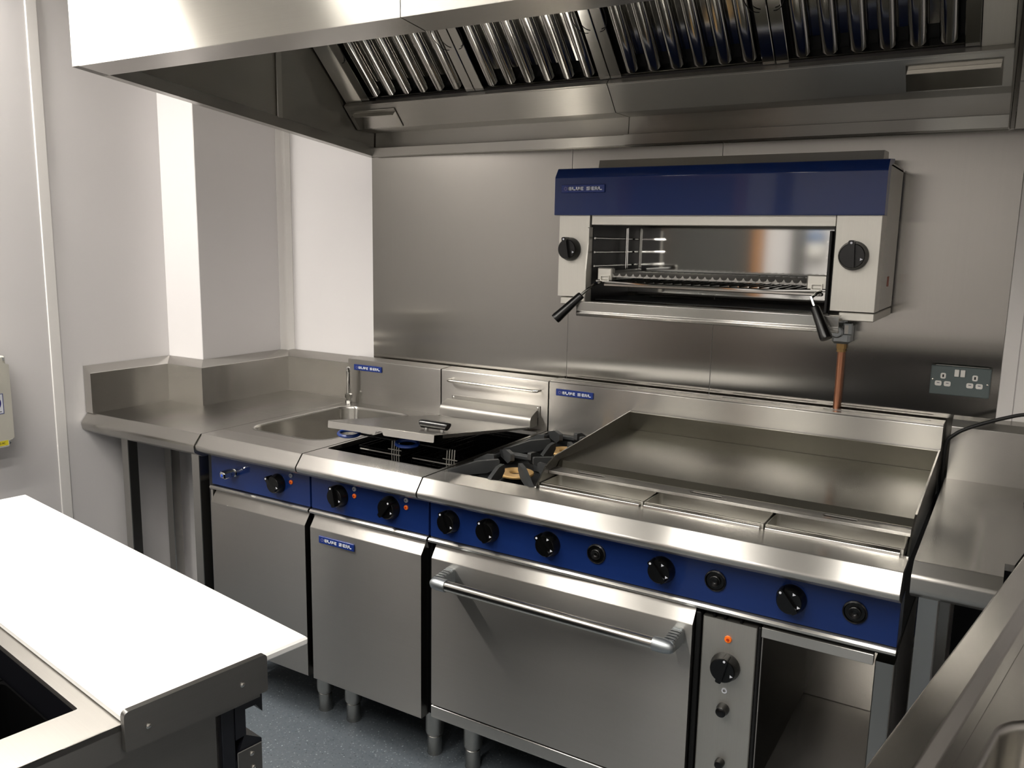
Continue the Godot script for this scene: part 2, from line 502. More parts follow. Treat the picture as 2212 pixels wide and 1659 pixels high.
# ------------------------------------------------------------------ setting
func build_room() -> void:
	struct("floor", bx(V(-1.75, -0.1, -0.35), V(2.5, 0, 4.5), 0), M.floor, "blue-grey speckled vinyl floor")
	struct("ceiling", bx(V(-1.75, 2.56, -0.35), V(2.5, 2.68, 4.5), 0), M.ceiling)
	var wb := struct("wall_back", bx(V(-1.75, 0, -0.29), V(2.5, 2.56, WALL_Z), 0), M.wall, "white clad wall with brushed steel sheeting behind the cooking line")
	for a in [[-.845, .0195], [.0205, .527], [.528, 1.315]]:
		part(wb, "steel_panel", bx(V(a[0], .6, WALL_Z - .001), V(a[1], 1.9, WALL_Z + .002), .0006), M.steel_wall, "brushed steel wall sheet", V(0, 1, 0))
	var wl := struct("wall_left", bx(V(-1.75, 0, WALL_Z - .01), V(WALL_X, 2.56, 4.35), 0), M.wall, "white plastic-clad wall")
	struct("wall_pier", bx(V(WALL_X - .01, 0, WALL_Z - .01), V(-1.318, 2.56, .352), .002), M.wall, "white boxed-in pier in the corner")
	struct("wall_right", bx(V(2.15, 0, WALL_Z - .01), V(2.4, 2.56, 4.35), 0), M.wall)
	var wf := MB.new()
	wf.box(V(-1.75, 0, 4.2), V(-1.36, 2.56, 4.4), 0); wf.box(V(-.523, 0, 4.2), V(2.5, 2.56, 4.4), 0); wf.box(V(-1.36, 2.05, 4.2), V(-.523, 2.56, 4.4), 0)
	struct("wall_front", wf, M.wall)
	var d := struct("door_1", bx(V(-1.355, .005, 4.26), V(-.528, 2.045, 4.3), .002), M.door_grey, "dark grey door")
	var fr := MB.new()
	fr.box(V(-1.44, 0, 4.175), V(-1.355, 2.13, 4.26)); fr.box(V(-.528, 0, 4.175), V(-.44, 2.13, 4.26)); fr.box(V(-1.355, 2.045, 4.175), V(-.528, 2.13, 4.26))
	part(d, "door_frame", fr, M.wood, "varnished timber door frame")
	var hd := MB.new(); hd.tube([V(-.60, 1.0, 4.262), V(-.60, 1.0, 4.215), V(-.72, 1.0, 4.215)], .009)
	part(d, "handle", hd, M.chrome)
	struct("trim_5", bx(V(-.225, 0, 4.15), V(-.13, 2.56, 4.205), .003), M.door_grey, "grey service casing on the far wall")
	# joint strips of the wall cladding
	var t1 := MB.new(); t1.prism("y", RP([WALL_X - .002, .79, 0, WALL_X + .004, .79, .003, WALL_X + .004, .829, .003, WALL_X - .002, .829, 0], 4), 0, 2.56)
	struct("trim_1", t1, M.wall_trim, "white cladding joint strip")
	var t2 := MB.new(); t2.prism("y", RP([-1.3185, WALL_Z - .001, 0, -1.28, WALL_Z - .001, 0, -1.28, WALL_Z + .003, 0, -1.308, WALL_Z + .012, .02, -1.3165, WALL_Z + .045, 0, -1.3185, WALL_Z + .045, 0], 6), 0, 2.56)
	struct("trim_2", t2, M.wall_trim, "white corner strip of the cladding")
	struct("trim_3", bx(V(1.3155, .9, WALL_Z - .001), V(1.352, 2.56, WALL_Z + .004), .001), M.wall_trim, "white edge strip beside the steel sheeting")
	struct("trim_4", bx(V(1.354, .9, WALL_Z - .001), V(1.40, 2.56, WALL_Z + .0025), .001), M.wall_trim, "white cover strip of the cladding")

func ceiling_light(at: Vector3, size: Vector2, energy: float, label: String) -> void:
	var o := thing("ceiling_light", label, "light", at, "ceiling lights")
	var w := size.x / 2; var l := size.y / 2
	var f := MB.new()
	f.holed("y", Vector2(at.x - w - .02, at.z - l - .02), Vector2(at.x + w + .02, at.z + l + .02), Vector2(at.x - w, at.z - l), Vector2(at.x + w, at.z + l), .004, at.y - .012, at.y + .058)
	part(o, "frame", f, M.white_plastic)
	part(o, "lamp_diffuser", bx(at - V(w, 0, l), at + V(w, .01, l), .001), M.glow)
	var a := AreaLight3D.new()
	a.name = "area_light"
	a.area_size = size; a.area_normalize_energy = true
	a.light_energy = energy; a.light_color = Color(1.0, 0.98, 0.95)
	a.area_range = 12.0; a.area_attenuation = 2.0
	a.shadow_enabled = true
	o.add_child(a)
	a.position = V(0, -.004, 0); a.rotation_degrees = V(-90, 0, 0)

# ------------------------------------------------------------------ hood
func rim_y(z: float) -> float: return 1.857 + 0.1062 * (z - WALL_Z)
func build_hood() -> void:
	var x0 := -.85; var x1 := 1.78; var zf := 1.097; var top := 2.56
	var h := thing("extraction_hood", "large brushed steel extraction hood over the cooking line", "hood", V(.3, 1.86, .5))
	var yf := rim_y(zf)
	for a in [[x0, .244], [.2455, x1]]:
		part(h, "front_panel", bx(V(a[0], yf, zf - .0015), V(a[1], top, zf), .0004), M.steel_front)
		# turned-in lip under the front
		var lip := MB.new()
		var zi := zf - .085
		lip.prism("x", RP([zf, yf, 0, zi, rim_y(zi), .0, zi, rim_y(zi) + .03, 0, zi + .0015, rim_y(zi) + .03, 0, zi + .0015, rim_y(zi) + .0015, 0, zf, yf + .0015, 0]), a[0] + .001, a[1] - .001)
		part(h, "front_lip", lip, M.steel_soft)
	# side: outer sheet, turned-in rim and inner rail following the sloping edge
	for s in [[x0, 1.0], [x1, -1.0]]:
		var xo: float = s[0]; var k: float = s[1]
		var side := MB.new()
		side.prism("x", P2([WALL_Z, rim_y(WALL_Z), zf, yf, zf, top, WALL_Z, top]), minf(xo, xo + k * .002), maxf(xo, xo + k * .002))
		part(h, "side_panel", side, M.steel_hood, "", V(0, 0, 1))
		var rim := MB.new()
		rim.prism("x", P2([WALL_Z, rim_y(WALL_Z), zf, yf, zf, yf + .002, WALL_Z, rim_y(WALL_Z) + .002]), minf(xo, xo + k * .03), maxf(xo, xo + k * .03))
		var xi := xo + k * .03
		rim.prism("x", P2([WALL_Z, rim_y(WALL_Z), zf - .085, rim_y(zf - .085), zf - .085, rim_y(zf - .085) + .035, WALL_Z, rim_y(WALL_Z) + .035]), minf(xi, xi + k * .002), maxf(xi, xi + k * .002))
		part(h, "side_rim", rim, M.steel_soft, "", V(0, 0, 1))
		var lin := MB.new()
		lin.prism("x", P2([WALL_Z, rim_y(WALL_Z) + .035, zf - .02, yf + .03, zf - .02, top, WALL_Z, top]), minf(xi - k * .004, xi - k * .006), maxf(xi - k * .004, xi - k * .006))
		part(h, "side_lining", lin, M.steel_hood, "", V(0, 0, 1))
	part(h, "joint_strip", bx(V(-.823, 1.94, .388), V(-.817, 2.5, .412), .003), M.steel_plain, "", V(0, 1, 0))
	part(h, "top_lining", bx(V(x0, 2.50, WALL_Z), V(x1, 2.502, zf), 0), M.steel_hood)
	# back gutter and plenum, in two modules
	for a in [[-.82, .2185, 0.0], [.2215, 1.27, .012]]:
		var d: float = a[2]
		part(h, "gutter", pz("x", RP([WALL_Z, 1.857, 0, -.062 + d, 1.857, .002, -.052 + d, 1.889, .002, -.056 + d, 1.889, 0, -.064 + d, 1.861, 0, WALL_Z, 1.861, 0]), a[0], a[1]), M.steel_hood)
		part(h, "gutter_back", pz("x", P2([WALL_Z + .004, 1.861, WALL_Z + .010, 1.861, WALL_Z + .006, 1.947, WALL_Z, 1.947]), a[0], a[1]), M.steel_hood)
		part(h, "plenum_panel", pz("x", RP([WALL_Z, 1.946, 0, .020, 1.946, .003, .088, 2.017, .003, .086, 2.019, 0, .018, 1.948, 0, WALL_Z, 1.948, 0], 3), a[0], a[1]), M.steel_hood)
		part(h, "filter_rail", pz("x", P2([.088, 2.017, .076, 2.030, .079, 2.033, .091, 2.020]), a[0], a[1]), M.steel_hood)
	var n := V(0, -.722, .692)
	# removable grease drawers: a plate with a turned-out lip lying on the sloping plenum panel
	for a in [[-.80, -.60], [1.035, 1.25]]:
		var g := MB.new()
		g.xf = Transform3D(Basis(V(1, 0, 0), V(0, .722, .692), n), V(0, 1.946, .020))
		g.box(V(a[0], .006, .001), V(a[1], .082, .004), .0006)
		g.box(V(a[0] + .004, .066, .004), V(a[1] - .004, .069, .022), .0006)
		part(h, "grease_drawer", g, M.steel_bright, "grease drawer with turned-out pull lip")
	# blanking sheets either side of the filters
	for a in [[-.819, -.745], [1.2, 1.268]]:
		var b := MB.new()
		b.xf = Transform3D(Basis(V(1, 0, 0), V(0, .70, .714), V(0, -.714, .70)), V(0, 2.032, .080))
		b.box(V(a[0], 0, -.004), V(a[1], .5, 0), .0005)
		part(h, "blanking_sheet", b, M.steel_hood if a[0] < 0 else M.steel_plain, "", V(0, 1, 1))
	# closing end of the plenum and the sheet beyond it
	part(h, "plenum_end", pz("x", P2([WALL_Z, 1.857, -.045, 1.857, .020, 1.944, .10, 2.03, .46, 2.4, .46, 2.5, WALL_Z, 2.5]), 1.2702, 1.2722), M.steel_hood, "", V(0, 0, 1))
	part(h, "corner_strip", bx(V(1.273, 1.857, WALL_Z), V(1.283, 2.5, WALL_Z + .012), .001), M.steel_soft, "", V(0, 1, 0))
	for a in [[1.857, 1.972], [1.974, 2.5]]:
		part(h, "back_sheet", bx(V(1.284, a[0], WALL_Z), V(x1, a[1], WALL_Z + .004), .0006), M.steel_hood)
	# four baffle filters, leaning forward above the plenum
	var w := .4835
	var words := ["leftmost baffle filter in the hood, above the small sink", "baffle filter in the hood, second from the left", "baffle filter in the hood, third from the left", "rightmost baffle filter in the hood, beside the blank steel sheet"]
	for i in 4:
		var fx := -.744 + i * (w + .0025)
		var f := thing("baffle_filter", words[i], "filter", V(fx, 2.032, .082), "hood filters")
		var F := Transform3D(Basis(V(1, 0, 0), V(0, .70, .714), V(0, -.714, .70)), V(fx, 2.032, .082))
		var fm := MB.new(); fm.xf = F
		fm.box(V(0, 0, -.045), V(.034, .49, -.003)); fm.box(V(w - .034, 0, -.045), V(w, .49, -.003))
		fm.box(V(0, 0, -.045), V(w, .006, -.012)); fm.box(V(0, .484, -.045), V(w, .49, -.012))
		part(f, "frame", fm, M.baffle, "", V(0, 1, 1))
		var bk := MB.new(); bk.xf = F
		bk.box(V(.003, .003, -.05), V(w - .003, .487, -.046), 0)
		part(f, "back_tray", bk, M.black_matt)
		var pitch := (w - .068) / 6.0
		for k in 6:
			var cx := .034 + pitch * (k + .5)
			var b := MB.new(); b.xf = F
			var hw := pitch * .33
			# round-shouldered channel with a rounded lower end
			var prof := RP([cx - hw, -.040, 0, cx - hw, -.006, hw * .8, cx + hw, -.006, hw * .8, cx + hw, -.040, 0], 7)
			var pr := PackedVector2Array()
			for q in prof: pr.append(Vector2(q.x, q.y))
			# sweep along the filter's own y
			var path := []
			for q in pr: path.append(q)
			for q in path.size() - 1:
				var A: Vector2 = path[q]; var B: Vector2 = path[q + 1]
				var ea := .012 + .012 * pow(absf(A.x - cx) / hw, 3.0); var eb := .012 + .012 * pow(absf(B.x - cx) / hw, 3.0)
				b.quad(V(A.x, ea, A.y), V(A.x, .484, A.y), V(B.x, .484, B.y), V(B.x, eb, B.y))
				b.quad(V(B.x, eb, B.y), V(B.x, eb, -.036), V(A.x, ea, -.036), V(A.x, ea, A.y))
			part(f, "baffle", b, M.baffle, "", V(0, 1, 1))
			if k < 5:
				var rb := MB.new(); rb.xf = F
				rb.box(V(cx + pitch * .5 - hw * .62, .05, -.044), V(cx + pitch * .5 + hw * .62, .484, -.034), .003)
				part(f, "rear_baffle", rb, M.baffle, "", V(0, 1, 1))
		for s in [.017, w - .017]:
			var hnd := MB.new(); hnd.xf = F
			var dirx := 1.0 if s < .1 else -1.0
			hnd.tube(arc_path(V(s, .215, .004), V(dirx * .034, 0, .006), V(0, .055, 0), -PI / 2, PI / 2, 12), .0014, 6)
			part(f, "wire_handle", hnd, M.dark_metal, "folding wire handle")

# ------------------------------------------------------------------ left bench
func build_left_bench() -> void:
	var b := thing("corner_bench", "steel corner bench with upstand, stepped round the white pier", "bench", V(-1.2, 0, .35))
	var top := MB.new()
	top.box(V(-1.51, .900, .352), V(-.902, .915, .63), .0008); top.box(V(-1.314, .900, -.045), V(-.902, .915, .352), .0008)
	part(b, "bench_top", top, M.steel_soft)
	var nose := MB.new()
	nose.prism("x", RP([.62, .9152, 0, .708, .9152, .006, .738, .880, .016, .733, .856, .010, .70, .838, .004, .62, .838, 0], 6), -1.512, -.902)
	part(b, "front_edge", nose, M.steel_soft)
	# upstand with a sloping top, mitred round the pier
	var up := MB.new()
	up.mitred([Vector2(-1.472, .715), Vector2(-1.472, .395), Vector2(-1.275, .395), Vector2(-1.275, -.045), Vector2(-.903, -.045)], RP([0, .915, 0, 0, 1.060, .003, .041, 1.084, .0, .041, .915, 0], 3))
	part(b, "upstand", up, M.steel)
	for p in [V(-1.44, 0, .60), V(-1.44, 0, .42), V(-.975, 0, .655), V(-1.24, 0, .02)]:
		var l := MB.new(); l.box(V(p.x - .02, .012, p.z - .02), V(p.x + .02, .9, p.z + .02), .002)
		l.lathe(V(p.x, 0, p.z), V(0, 1, 0), P2([0, 0, .017, 0, .017, .014, 0, .014]), 12)
		part(b, "leg", l, M.steel, "", V(0, 1, 0))

# ------------------------------------------------------------------ pasta cooker
func carcass(parent: Node3D, x0: float, x1: float, y0: float) -> void:
	var c := MB.new()
	c.box(V(x0, y0, -.06), V(x0 + .012, .72, .653)); c.box(V(x1 - .012, y0, -.06), V(x1, .72, .653))
	c.box(V(x0, y0, -.06), V(x1, y0 + .012, .653)); c.box(V(x0, y0, -.06), V(x1, .72, -.05))
	c.box(V(x0, .72, -.06), V(x0 + .012, .903, .6)); c.box(V(x1 - .012, .72, -.06), V(x1, .903, .6))
	part(parent, "carcass", c, M.dark_metal, "", V(0, 0, 1))
func splash(parent: Node3D, x0: float, x1: float) -> void:
	part(parent, "splashback", pz("x", RP([-.067, .9, 0, 0, .9, 0, 0, 1.086, .004, -.067, 1.090, .004], 4), x0, x1), M.steel_door)

func build_pasta_cooker() -> void:
	var x0 := -.8995; var x1 := -.4525
	var o := thing("pasta_cooker", "steel boiling unit with open round-cornered tank and swan-neck filler spout", "cooker", V(-.676, 0, .3))
	carcass(o, x0, x1, .19)
	splash(o, x0, x1)
	var t := MB.new(); t.holed("y", Vector2(x0, .0005), Vector2(x1, .62), Vector2(-.862, .058), Vector2(-.508, .565), .07, .903, .9148, 8)
	part(o, "hob_top", t, M.steel_soft)
	var tk := MB.new()
	tk.basin(Vector2(-.8625, .0575), Vector2(-.5075, .5655), .0705, [[0.0, .9155], [.003, .9158], [.006, .9145], [.008, .911], [.009, .905], [.012, .72], [.02, .69], [.05, .672], [.1, .668]], 8)
	part(o, "tank", tk, M.steel)
	front_nose(o, x0, x1)
	control_panel(o, x0 + .001, x1 - .001)
	part(o, "kick_strip", pz("x", RP([.61, .70, 0, .665, .70, 0, .669, .7215, .002, .61, .7215, 0], 3), x0 + .02, x1 - .006), M.charcoal)
	door(o, x0 + .016, x1 - .006, .19)
	part(o, "side_strip", bx(V(x0, .19, .655), V(x0 + .012, .722, .678)), M.steel_bright, "", V(0, 1, 0))
	badge(o, -.868, 1.067, 0.0)
	knob(o, V(-.588, .793, .672), .031, 2.35)
	lamp_pair(o, -.531, .827, .672)
	# water lever
	var lv := MB.new()
	lv.lathe(V(-.775, .799, .672), V(0, 0, 1), P2([0, 0, .013, 0, .013, .012, .009, .014, .009, .03, 0, .03]), 16)
	var ax := V(-.18, -.12, .97).normalized(); var sx := V(.98, 0, .2).normalized()
	lv.xf = Transform3D(Basis(sx, ax.cross(sx), ax), V(-.781, .800, .69))
	lv.box(V(-.015, -.011, -.006), V(.015, .011, .034), .004)
	var lever := part(o, "lever_tap", lv, M.chrome, "chrome lever tap with blue dot")
	var dot := MB.new(); dot.xf = lv.xf
	dot.lathe(V(0, 0, .034), V(0, 0, 1), P2([0, 0, .0055, 0, .005, .0015, 0, .002]), 14)
	part(lever, "blue_dot", dot, mat(Color(.12, .3, .75), .3))
	# swan-neck filler
	var sp := MB.new()
	var to := V(.67, 0, .742)
	var c := V(-.873, 1.040, .03) + to * .013
	var path := [V(-.873, .915, .03), V(-.873, 1.02, .03), V(-.873, 1.040, .03)]
	path.append_array(arc_path(c, to * -.013, V(0, .014, 0), 0.0, PI * .82, 10).slice(1))
	sp.tube(path, .008, 14)
	var spout := part(o, "filler_spout", sp, M.chrome, "", V(0, 1, 0))
	var nut := MB.new()
	nut.lathe(V(-.873, .915, .03), V(0, 1, 0), P2([0, 0, .013, 0, .013, .012, .010, .014, .010, .02, .0145, .022, .0145, .036, .009, .04, 0, .04]), 6)
	part(spout, "collar_nut", nut, M.chrome, "", V(0, 1, 0), 20.0)
	for p in [[-.85, .56], [-.5115, .563]]: foot(o, p[0], p[1], .19)

# ------------------------------------------------------------------ fryer
func build_fryer() -> void:
	var x0 := -.4475; var x1 := -.0025
	var o := thing("deep_fryer", "twin-basket steel deep fryer with tilted lid between sink unit and range", "fryer", V(-.225, 0, .3))
	carcass(o, x0, x1, .19)
	splash(o, x0, x1)
	var t := MB.new(); t.holed("y", Vector2(x0, .0005), Vector2(x1, .62), Vector2(-.437, .045), Vector2(-.013, .612), .008, .903, .9148, 4)
	part(o, "hob_top", t, M.steel_soft)
	part(o, "tank", tank(V(-.437, .62, .045), V(-.013, .903, .612), .03), M.dark_metal, "dark frying tank")
	part(o, "tank_divider", bx(V(-.229, .622, .05), V(-.221, .80, .608)), M.dark_metal)
	front_nose(o, x0, x1)
	control_panel(o, x0 + .001, x1 - .001)
	part(o, "kick_strip", pz("x", RP([.61, .70, 0, .665, .70, 0, .669, .7215, .002, .61, .7215, 0], 3), x0 + .006, x1 - .006), M.charcoal)
	door(o, x0 + .012, x1 - .012, .19)
	badge(o, -.398, .667, .692)
	knob(o, V(-.332, .797, .672), .034, 1.75)
	knob(o, V(-.138, .797, .672), .034, .9)
	lamp_pair(o, -.273, .828, .672)
	lamp_pair(o, -.081, .828, .672)
	# hanging rail and heating element cover on the splashback
	var r := MB.new(); r.tube([V(-.404, 1.052, 0), V(-.404, 1.051, .020), V(-.392, 1.051, .026), V(-.046, 1.051, .026), V(-.034, 1.051, .020), V(-.034, 1.052, 0)], .0055, 10)
	part(o, "hanging_rail", r, M.steel_bright)
	part(o, "backing_plate", bx(V(-.400, .955, 0), V(-.030, .997, .003), .0008), M.steel_dim)
	var cv := MB.new()
	cv.prism("x", RP([.003, .982, 0, .012, .980, .006, .052, .962, .02, .054, .928, 0, .003, .928, 0], 7), -.418, -.040)
	part(o, "element_cover", cv, M.steel_dim)
	screw(o, V(-.391, .989, .003), V(0, 0, 1)); screw(o, V(-.039, .989, .003), V(0, 0, 1))
	for p in [[-.389, .562], [-.0605, .563]]: foot(o, p[0], p[1], .19)
	# lid, propped up at the front
	var L := Transform3D(Basis(V(1, .020, 0).normalized(), V(0, .990, -.137), V(0, .137, .990)), V(-.418, .932, .09))
	L.basis = Basis(L.basis.x, L.basis.z.cross(L.basis.x).normalized(), L.basis.z)
	var s := MB.new(); s.xf = L
	s.box(V(0, 0, 0), V(.40, .0018, .54), .0006)
	var lid := part(o, "lid", s, M.steel_lid, "flat steel lid propped at a slant")
	var lip := MB.new(); lip.xf = L
	lip.prism("z", RP([0, 0, 0, 0, -.021, .003, .185, -.021, .006, .190, -.010, .003, .212, -.010, .003, .217, -.021, .006, .398, -.021, .003, .398, 0, 0], 3), .538, .5395)
	part(lid, "front_lip", lip, M.steel_bright)
	var sl := MB.new(); sl.xf = L
	sl.prism("x", P2([.02, 0, .53, 0, .53, -.012, .02, -.004]), -.0015, 0); sl.prism("x", P2([.02, 0, .50, 0, .50, -.010, .02, -.004]), .40, .4015)
	part(lid, "side_lip", sl, M.charcoal)
	var hd := MB.new(); hd.xf = L
	hd.tube([V(.277, .017, .44), V(.279, .018, .44), V(.286, .018, .44), V(.365, .018, .44), V(.372, .018, .44), V(.374, .017, .44)], .0125, 14)
	part(lid, "handle", hd, M.black, "glossy black handle")
	for q in [.297, .354]:
		var ps := MB.new(); ps.xf = L
		ps.cyl(V(q, 0, .44), V(q, .014, .44), .006)
		part(lid, "handle_post", ps, M.chrome)
	# wire baskets
	var words := ["black wire fryer basket under the lid, nearer the sink unit", "black wire fryer basket under the lid, nearer the gas burners"]
	for i in 2:
		var bx0: float = [-.405, -.198][i]; var w := .170
		var z0 := .10; var z1 := .50; var yt := .905; var yb := .80
		var b := thing("fryer_basket", words[i], "basket", V(bx0 + w / 2, yb, .3), "fryer baskets")
		var rimm := MB.new()
		for yy in [yt, yt - .008]:
			rimm.tube([V(bx0, yy, z0), V(bx0 + w, yy, z0), V(bx0 + w, yy, z1), V(bx0, yy, z1), V(bx0, yy, z0)], .0025, 6)
		rimm.tube([V(bx0 + w * .8 + .01, .944, z1 + .004), V((bx0 - .042 if i == 0 else bx0 - .02) + .07, .953, z1 + .03)], .0035, 6)
		part(b, "rim", rimm, M.dark_metal)
		var wires := MB.new()
		for k in 17:
			var zz := lerpf(z0, z1, k / 16.0)
			wires.tube([V(bx0, yt, zz), V(bx0 + .008, yb, zz), V(bx0 + w - .008, yb, zz), V(bx0 + w, yt, zz)], .001, 4)
		for k in 8:
			var xx := lerpf(bx0, bx0 + w, k / 7.0)
			wires.tube([V(xx, yt, z0), V(xx, yb, z0 + .008), V(xx, yb, z1 - .008), V(xx, yt, z1)], .001, 4)
		for k in 5:
			var yy := lerpf(yb + .015, yt - .02, k / 4.0)
			wires.tube([V(bx0 + .003, yy, z0 + .003), V(bx0 + w - .003, yy, z0 + .003), V(bx0 + w - .003, yy, z1 - .003), V(bx0 + .003, yy, z1 - .003), V(bx0 + .003, yy, z0 + .003)], .001, 4)
		var ws := part(b, "wire_mesh", wires, M.dark_metal)
		ws.set_meta("kind", "stuff")
		var br := MB.new()
		var hx := bx0 + w * (.80 if i == 0 else .80)
		for k in 4:
			br.tube([V(hx + k * .009, .872, z1 + .004), V(hx + k * .009, .905, z1 + .006), V(hx + k * .009, .945, z1 + .002)], .0017, 6)
		br.tube([V(hx - .012, .915, z1 + .008), V(hx + .040, .915, z1 + .008)], .0017, 6)
		br.tube([V(bx0 + .01, .899, z1 + .006), V(bx0 + w, .899, z1 + .006)], .0022, 6)
		part(b, "handle_bracket", br, M.steel_plain)
		var gp := MB.new()
		var gx := bx0 - .042 if i == 0 else bx0 - .02
		gp.tube(arc_path(V(gx + .040, .953, z1 + .045), V(.036, 0, 0), V(0, -.004, .026), 0, TAU, 20), .0055, 8)
		part(b, "grip", gp, M.blue_grip, "blue dipped grip loop")

# ------------------------------------------------------------------ oven range
func build_range() -> void:
	var x0 := .0025; var x1 := 1.1985
	var o := thing("oven_range", "long steel range with two burners, wide griddle and oven below", "range", V(.6, 0, .3))
	# splashback with flue slots in its top
	part(o, "splashback", pz("x", RP([-.067, .9, 0, 0, .9, 0, 0, 1.084, .002, -.003, 1.087, 0, -.067, 1.087, 0], 3), x0, x1), M.steel)
	var cuts := [[.0025, .285, .032, .268], [.285, .568, .306, .55], [.568, .862, .586, .845], [.862, 1.1985, .882, 1.165]]
	var st := MB.new()
	for c in cuts: st.holed("y", Vector2(c[0], -.068), Vector2(c[1], -.003), Vector2(c[2], -.046), Vector2(c[3], -.033), .006, 1.0872, 1.0905, 4)
	part(o, "flue_top", st, M.steel)
	for c in cuts: part(o, "flue_slot", bx(V(c[2], 1.0866, -.046), V(c[3], 1.0876, -.033), 0), M.black_matt)
	badge(o, .0295, 1.0645, 0.0)
	front_nose(o, x0, x1)
	control_panel(o, x0 + .001, x1 - .001)
	# hob deck: burner well on the left, griddle on the right
	var dk := MB.new()
	dk.holed("y", Vector2(x0, .0005), Vector2(.302, .62), Vector2(.012, .012), Vector2(.294, .612), .004, .903, .9148, 3)
	dk.box(V(.302, .900, .60), V(x1, .9148, .62), .0008)
	part(o, "hob_top", dk, M.steel_soft)
	part(o, "burner_well", tank(V(.012, .865, .012), V(.294, .903, .612), .01), M.iron, "grey enamelled burner well")
	var words := ["cast iron pan support over the front burner", "cast iron pan support over the rear burner"]
	for i in 2:
		var c: Vector3 = [V(.158, 0, .472), V(.153, 0, .165)][i]
		var bn := MB.new()
		bn.lathe(V(c.x, .862, c.z), V(0, 1, 0), P2([.0, 0, .045, 0, .045, .014, .036, .02, .036, .033, 0, .033]), 28)
		var body := part(o, "burner", bn, M.dark_metal)
		var cap := MB.new()
		cap.lathe(V(c.x, .895, c.z), V(0, 1, 0), P2([.017, 0, .050, 0, .0515, .004, .050, .0075, .021, .0075, .018, .005, .017, 0]), 36)
		part(body, "burner_cap", cap, M.brass, "brass burner cap")
		# pan support: a square frame with fins that point at the burner
		var ps := thing("pan_support", words[i], "pan support", V(c.x, .89, c.z), "cast iron pan supports")
		var z0 := c.z - .149; var z1 := c.z + .143
		if i == 1: z0 = .014; z1 = c.z + .152
		var fr := MB.new()
		fr.box(V(.014, .898, z0), V(.024, .912, z1), .003); fr.box(V(.282, .898, z0), V(.292, .912, z1), .003)
		fr.box(V(.014, .898, z0), V(.292, .912, z0 + .010), .003); fr.box(V(.014, .898, z1 - .010), V(.292, .912, z1), .003)
		part(ps, "frame", fr, M.iron)
		for k in 8:
			var from: Vector3
			var corner := k % 2 == 0
			var e := [V(.02, 0, z1 - .006), V(.02, 0, c.z), V(.02, 0, z0 + .006), V(c.x, 0, z0 + .006), V(.286, 0, z0 + .006), V(.286, 0, c.z), V(.286, 0, z1 - .006), V(c.x, 0, z1 - .006)]
			from = e[k]
			var dir := (V(c.x, 0, c.z) - from); var ln := dir.length() - (.050 if corner else .072)
			dir = dir.normalized()
			var f := MB.new()
			f.xf = Transform3D(Basis(dir, V(0, 1, 0), dir.cross(V(0, 1, 0))), V(from.x, 0, from.z))
			f.prism("z", RP([-.004, .900, 0, ln * .75, .905, .0, ln, .922, .003, ln, .943, .004, ln * .55, .940, .0, -.004, .918, .003], 3), -.006, .006)
			part(ps, "fin", f, M.iron)
	# pilot hardware between the burners
	part(o, "flame_guard", bx(V(.135, .868, .30), V(.19, .912, .335), .003), M.iron)
	# griddle
	var gx0 := .303; var gx1 := 1.194
	part(o, "griddle_plate", bx(V(gx0 + .004, .945, .018), V(gx1, .965, .492), .002), M.griddle, "bare steel griddle plate")
	part(o, "griddle_back", pz("x", RP([.006, .945, 0, .018, .945, 0, .018, 1.021, .001, .006, 1.021, .001], 2), gx0, gx1 + .003), M.griddle)
	for gx in [gx0, gx1]:
		var g := MB.new()
		g.prism("x", RP([.006, .905, 0, .618, .905, 0, .620, .919, .004, .566, .964, .03, .516, .982, .04, .330, .997, 0, .006, 1.023, .001], 5), gx, gx + .004)
		part(o, "griddle_guard", g, M.steel_soft, "", V(0, 0, 1))
	part(o, "griddle_base", bx(V(gx0 + .01, .86, .02), V(gx1 - .006, .944, .485), .001), M.dark_metal)
	part(o, "griddle_edge", pz("x", P2([.4922, .9645, .507, .9505, .507, .948, .490, .948]), gx0 + .005, gx1 - .001), M.griddle)
	var rails := [[gx0 + .005, .378, .460, .59], [.59, .692, .772, .885], [.885, 1.006, 1.082, gx1 - .001]]
	var rl := MB.new()
	for q in rails: rl.holed("y", Vector2(q[0], .507), Vector2(q[3], .553), Vector2(q[1], .519), Vector2(q[2], .533), .0065, .9475, .950, 5)
	rl.box(V(gx0 + .005, .942, .551), V(gx1 - .001, .950, .5535), .0008)
	part(o, "trough_rail", rl, M.steel, "slotted rail along the griddle front")
	part(o, "trough", tank(V(gx0 + .006, .868, .492), V(gx1 - .002, .898, .614), .004), M.dark_metal)
	var tw := ["drip tray under the griddle front, nearest the gas burners", "drip tray under the griddle front, middle of three", "drip tray under the griddle front, farthest from the gas burners"]
	for i in 3:
		var tx0: float = [.310, .6015, .897][i]; var tx1: float = [.597, .892, 1.186][i]
		var tr := thing("drip_tray", tw[i], "tray", V((tx0 + tx1) / 2, .872, .56), "griddle drip trays")
		var tm := MB.new()
		tm.holed("y", Vector2(tx0, .496), Vector2(tx1, .598), Vector2(tx0 + .0015, .4975), Vector2(tx1 - .0015, .594), .01, .876, .926, 4)
		tm.box(V(tx0, .874, .496), V(tx1, .876, .598), 0)
		part(tr, "tray", tm, M.steel_plain)
		part(tr, "front_lip", pz("x", RP([.590, .920, 0, .606, .918, .004, .611, .908, .003, .613, .909, 0, .609, .922, .004, .592, .9275, .003], 4), tx0 + .002, tx1 - .006), M.steel_bright)
	# front: knobs and push-in ignition buttons
	for k in [[.070, 1.9, 1], [.196, 1.9, 1], [.378, 2.25, 2], [.683, 2.25, 2], [.982, 2.25, 2]]:
		knob(o, V(k[0], .795, .672), .0325, k[1], .032, k[2])
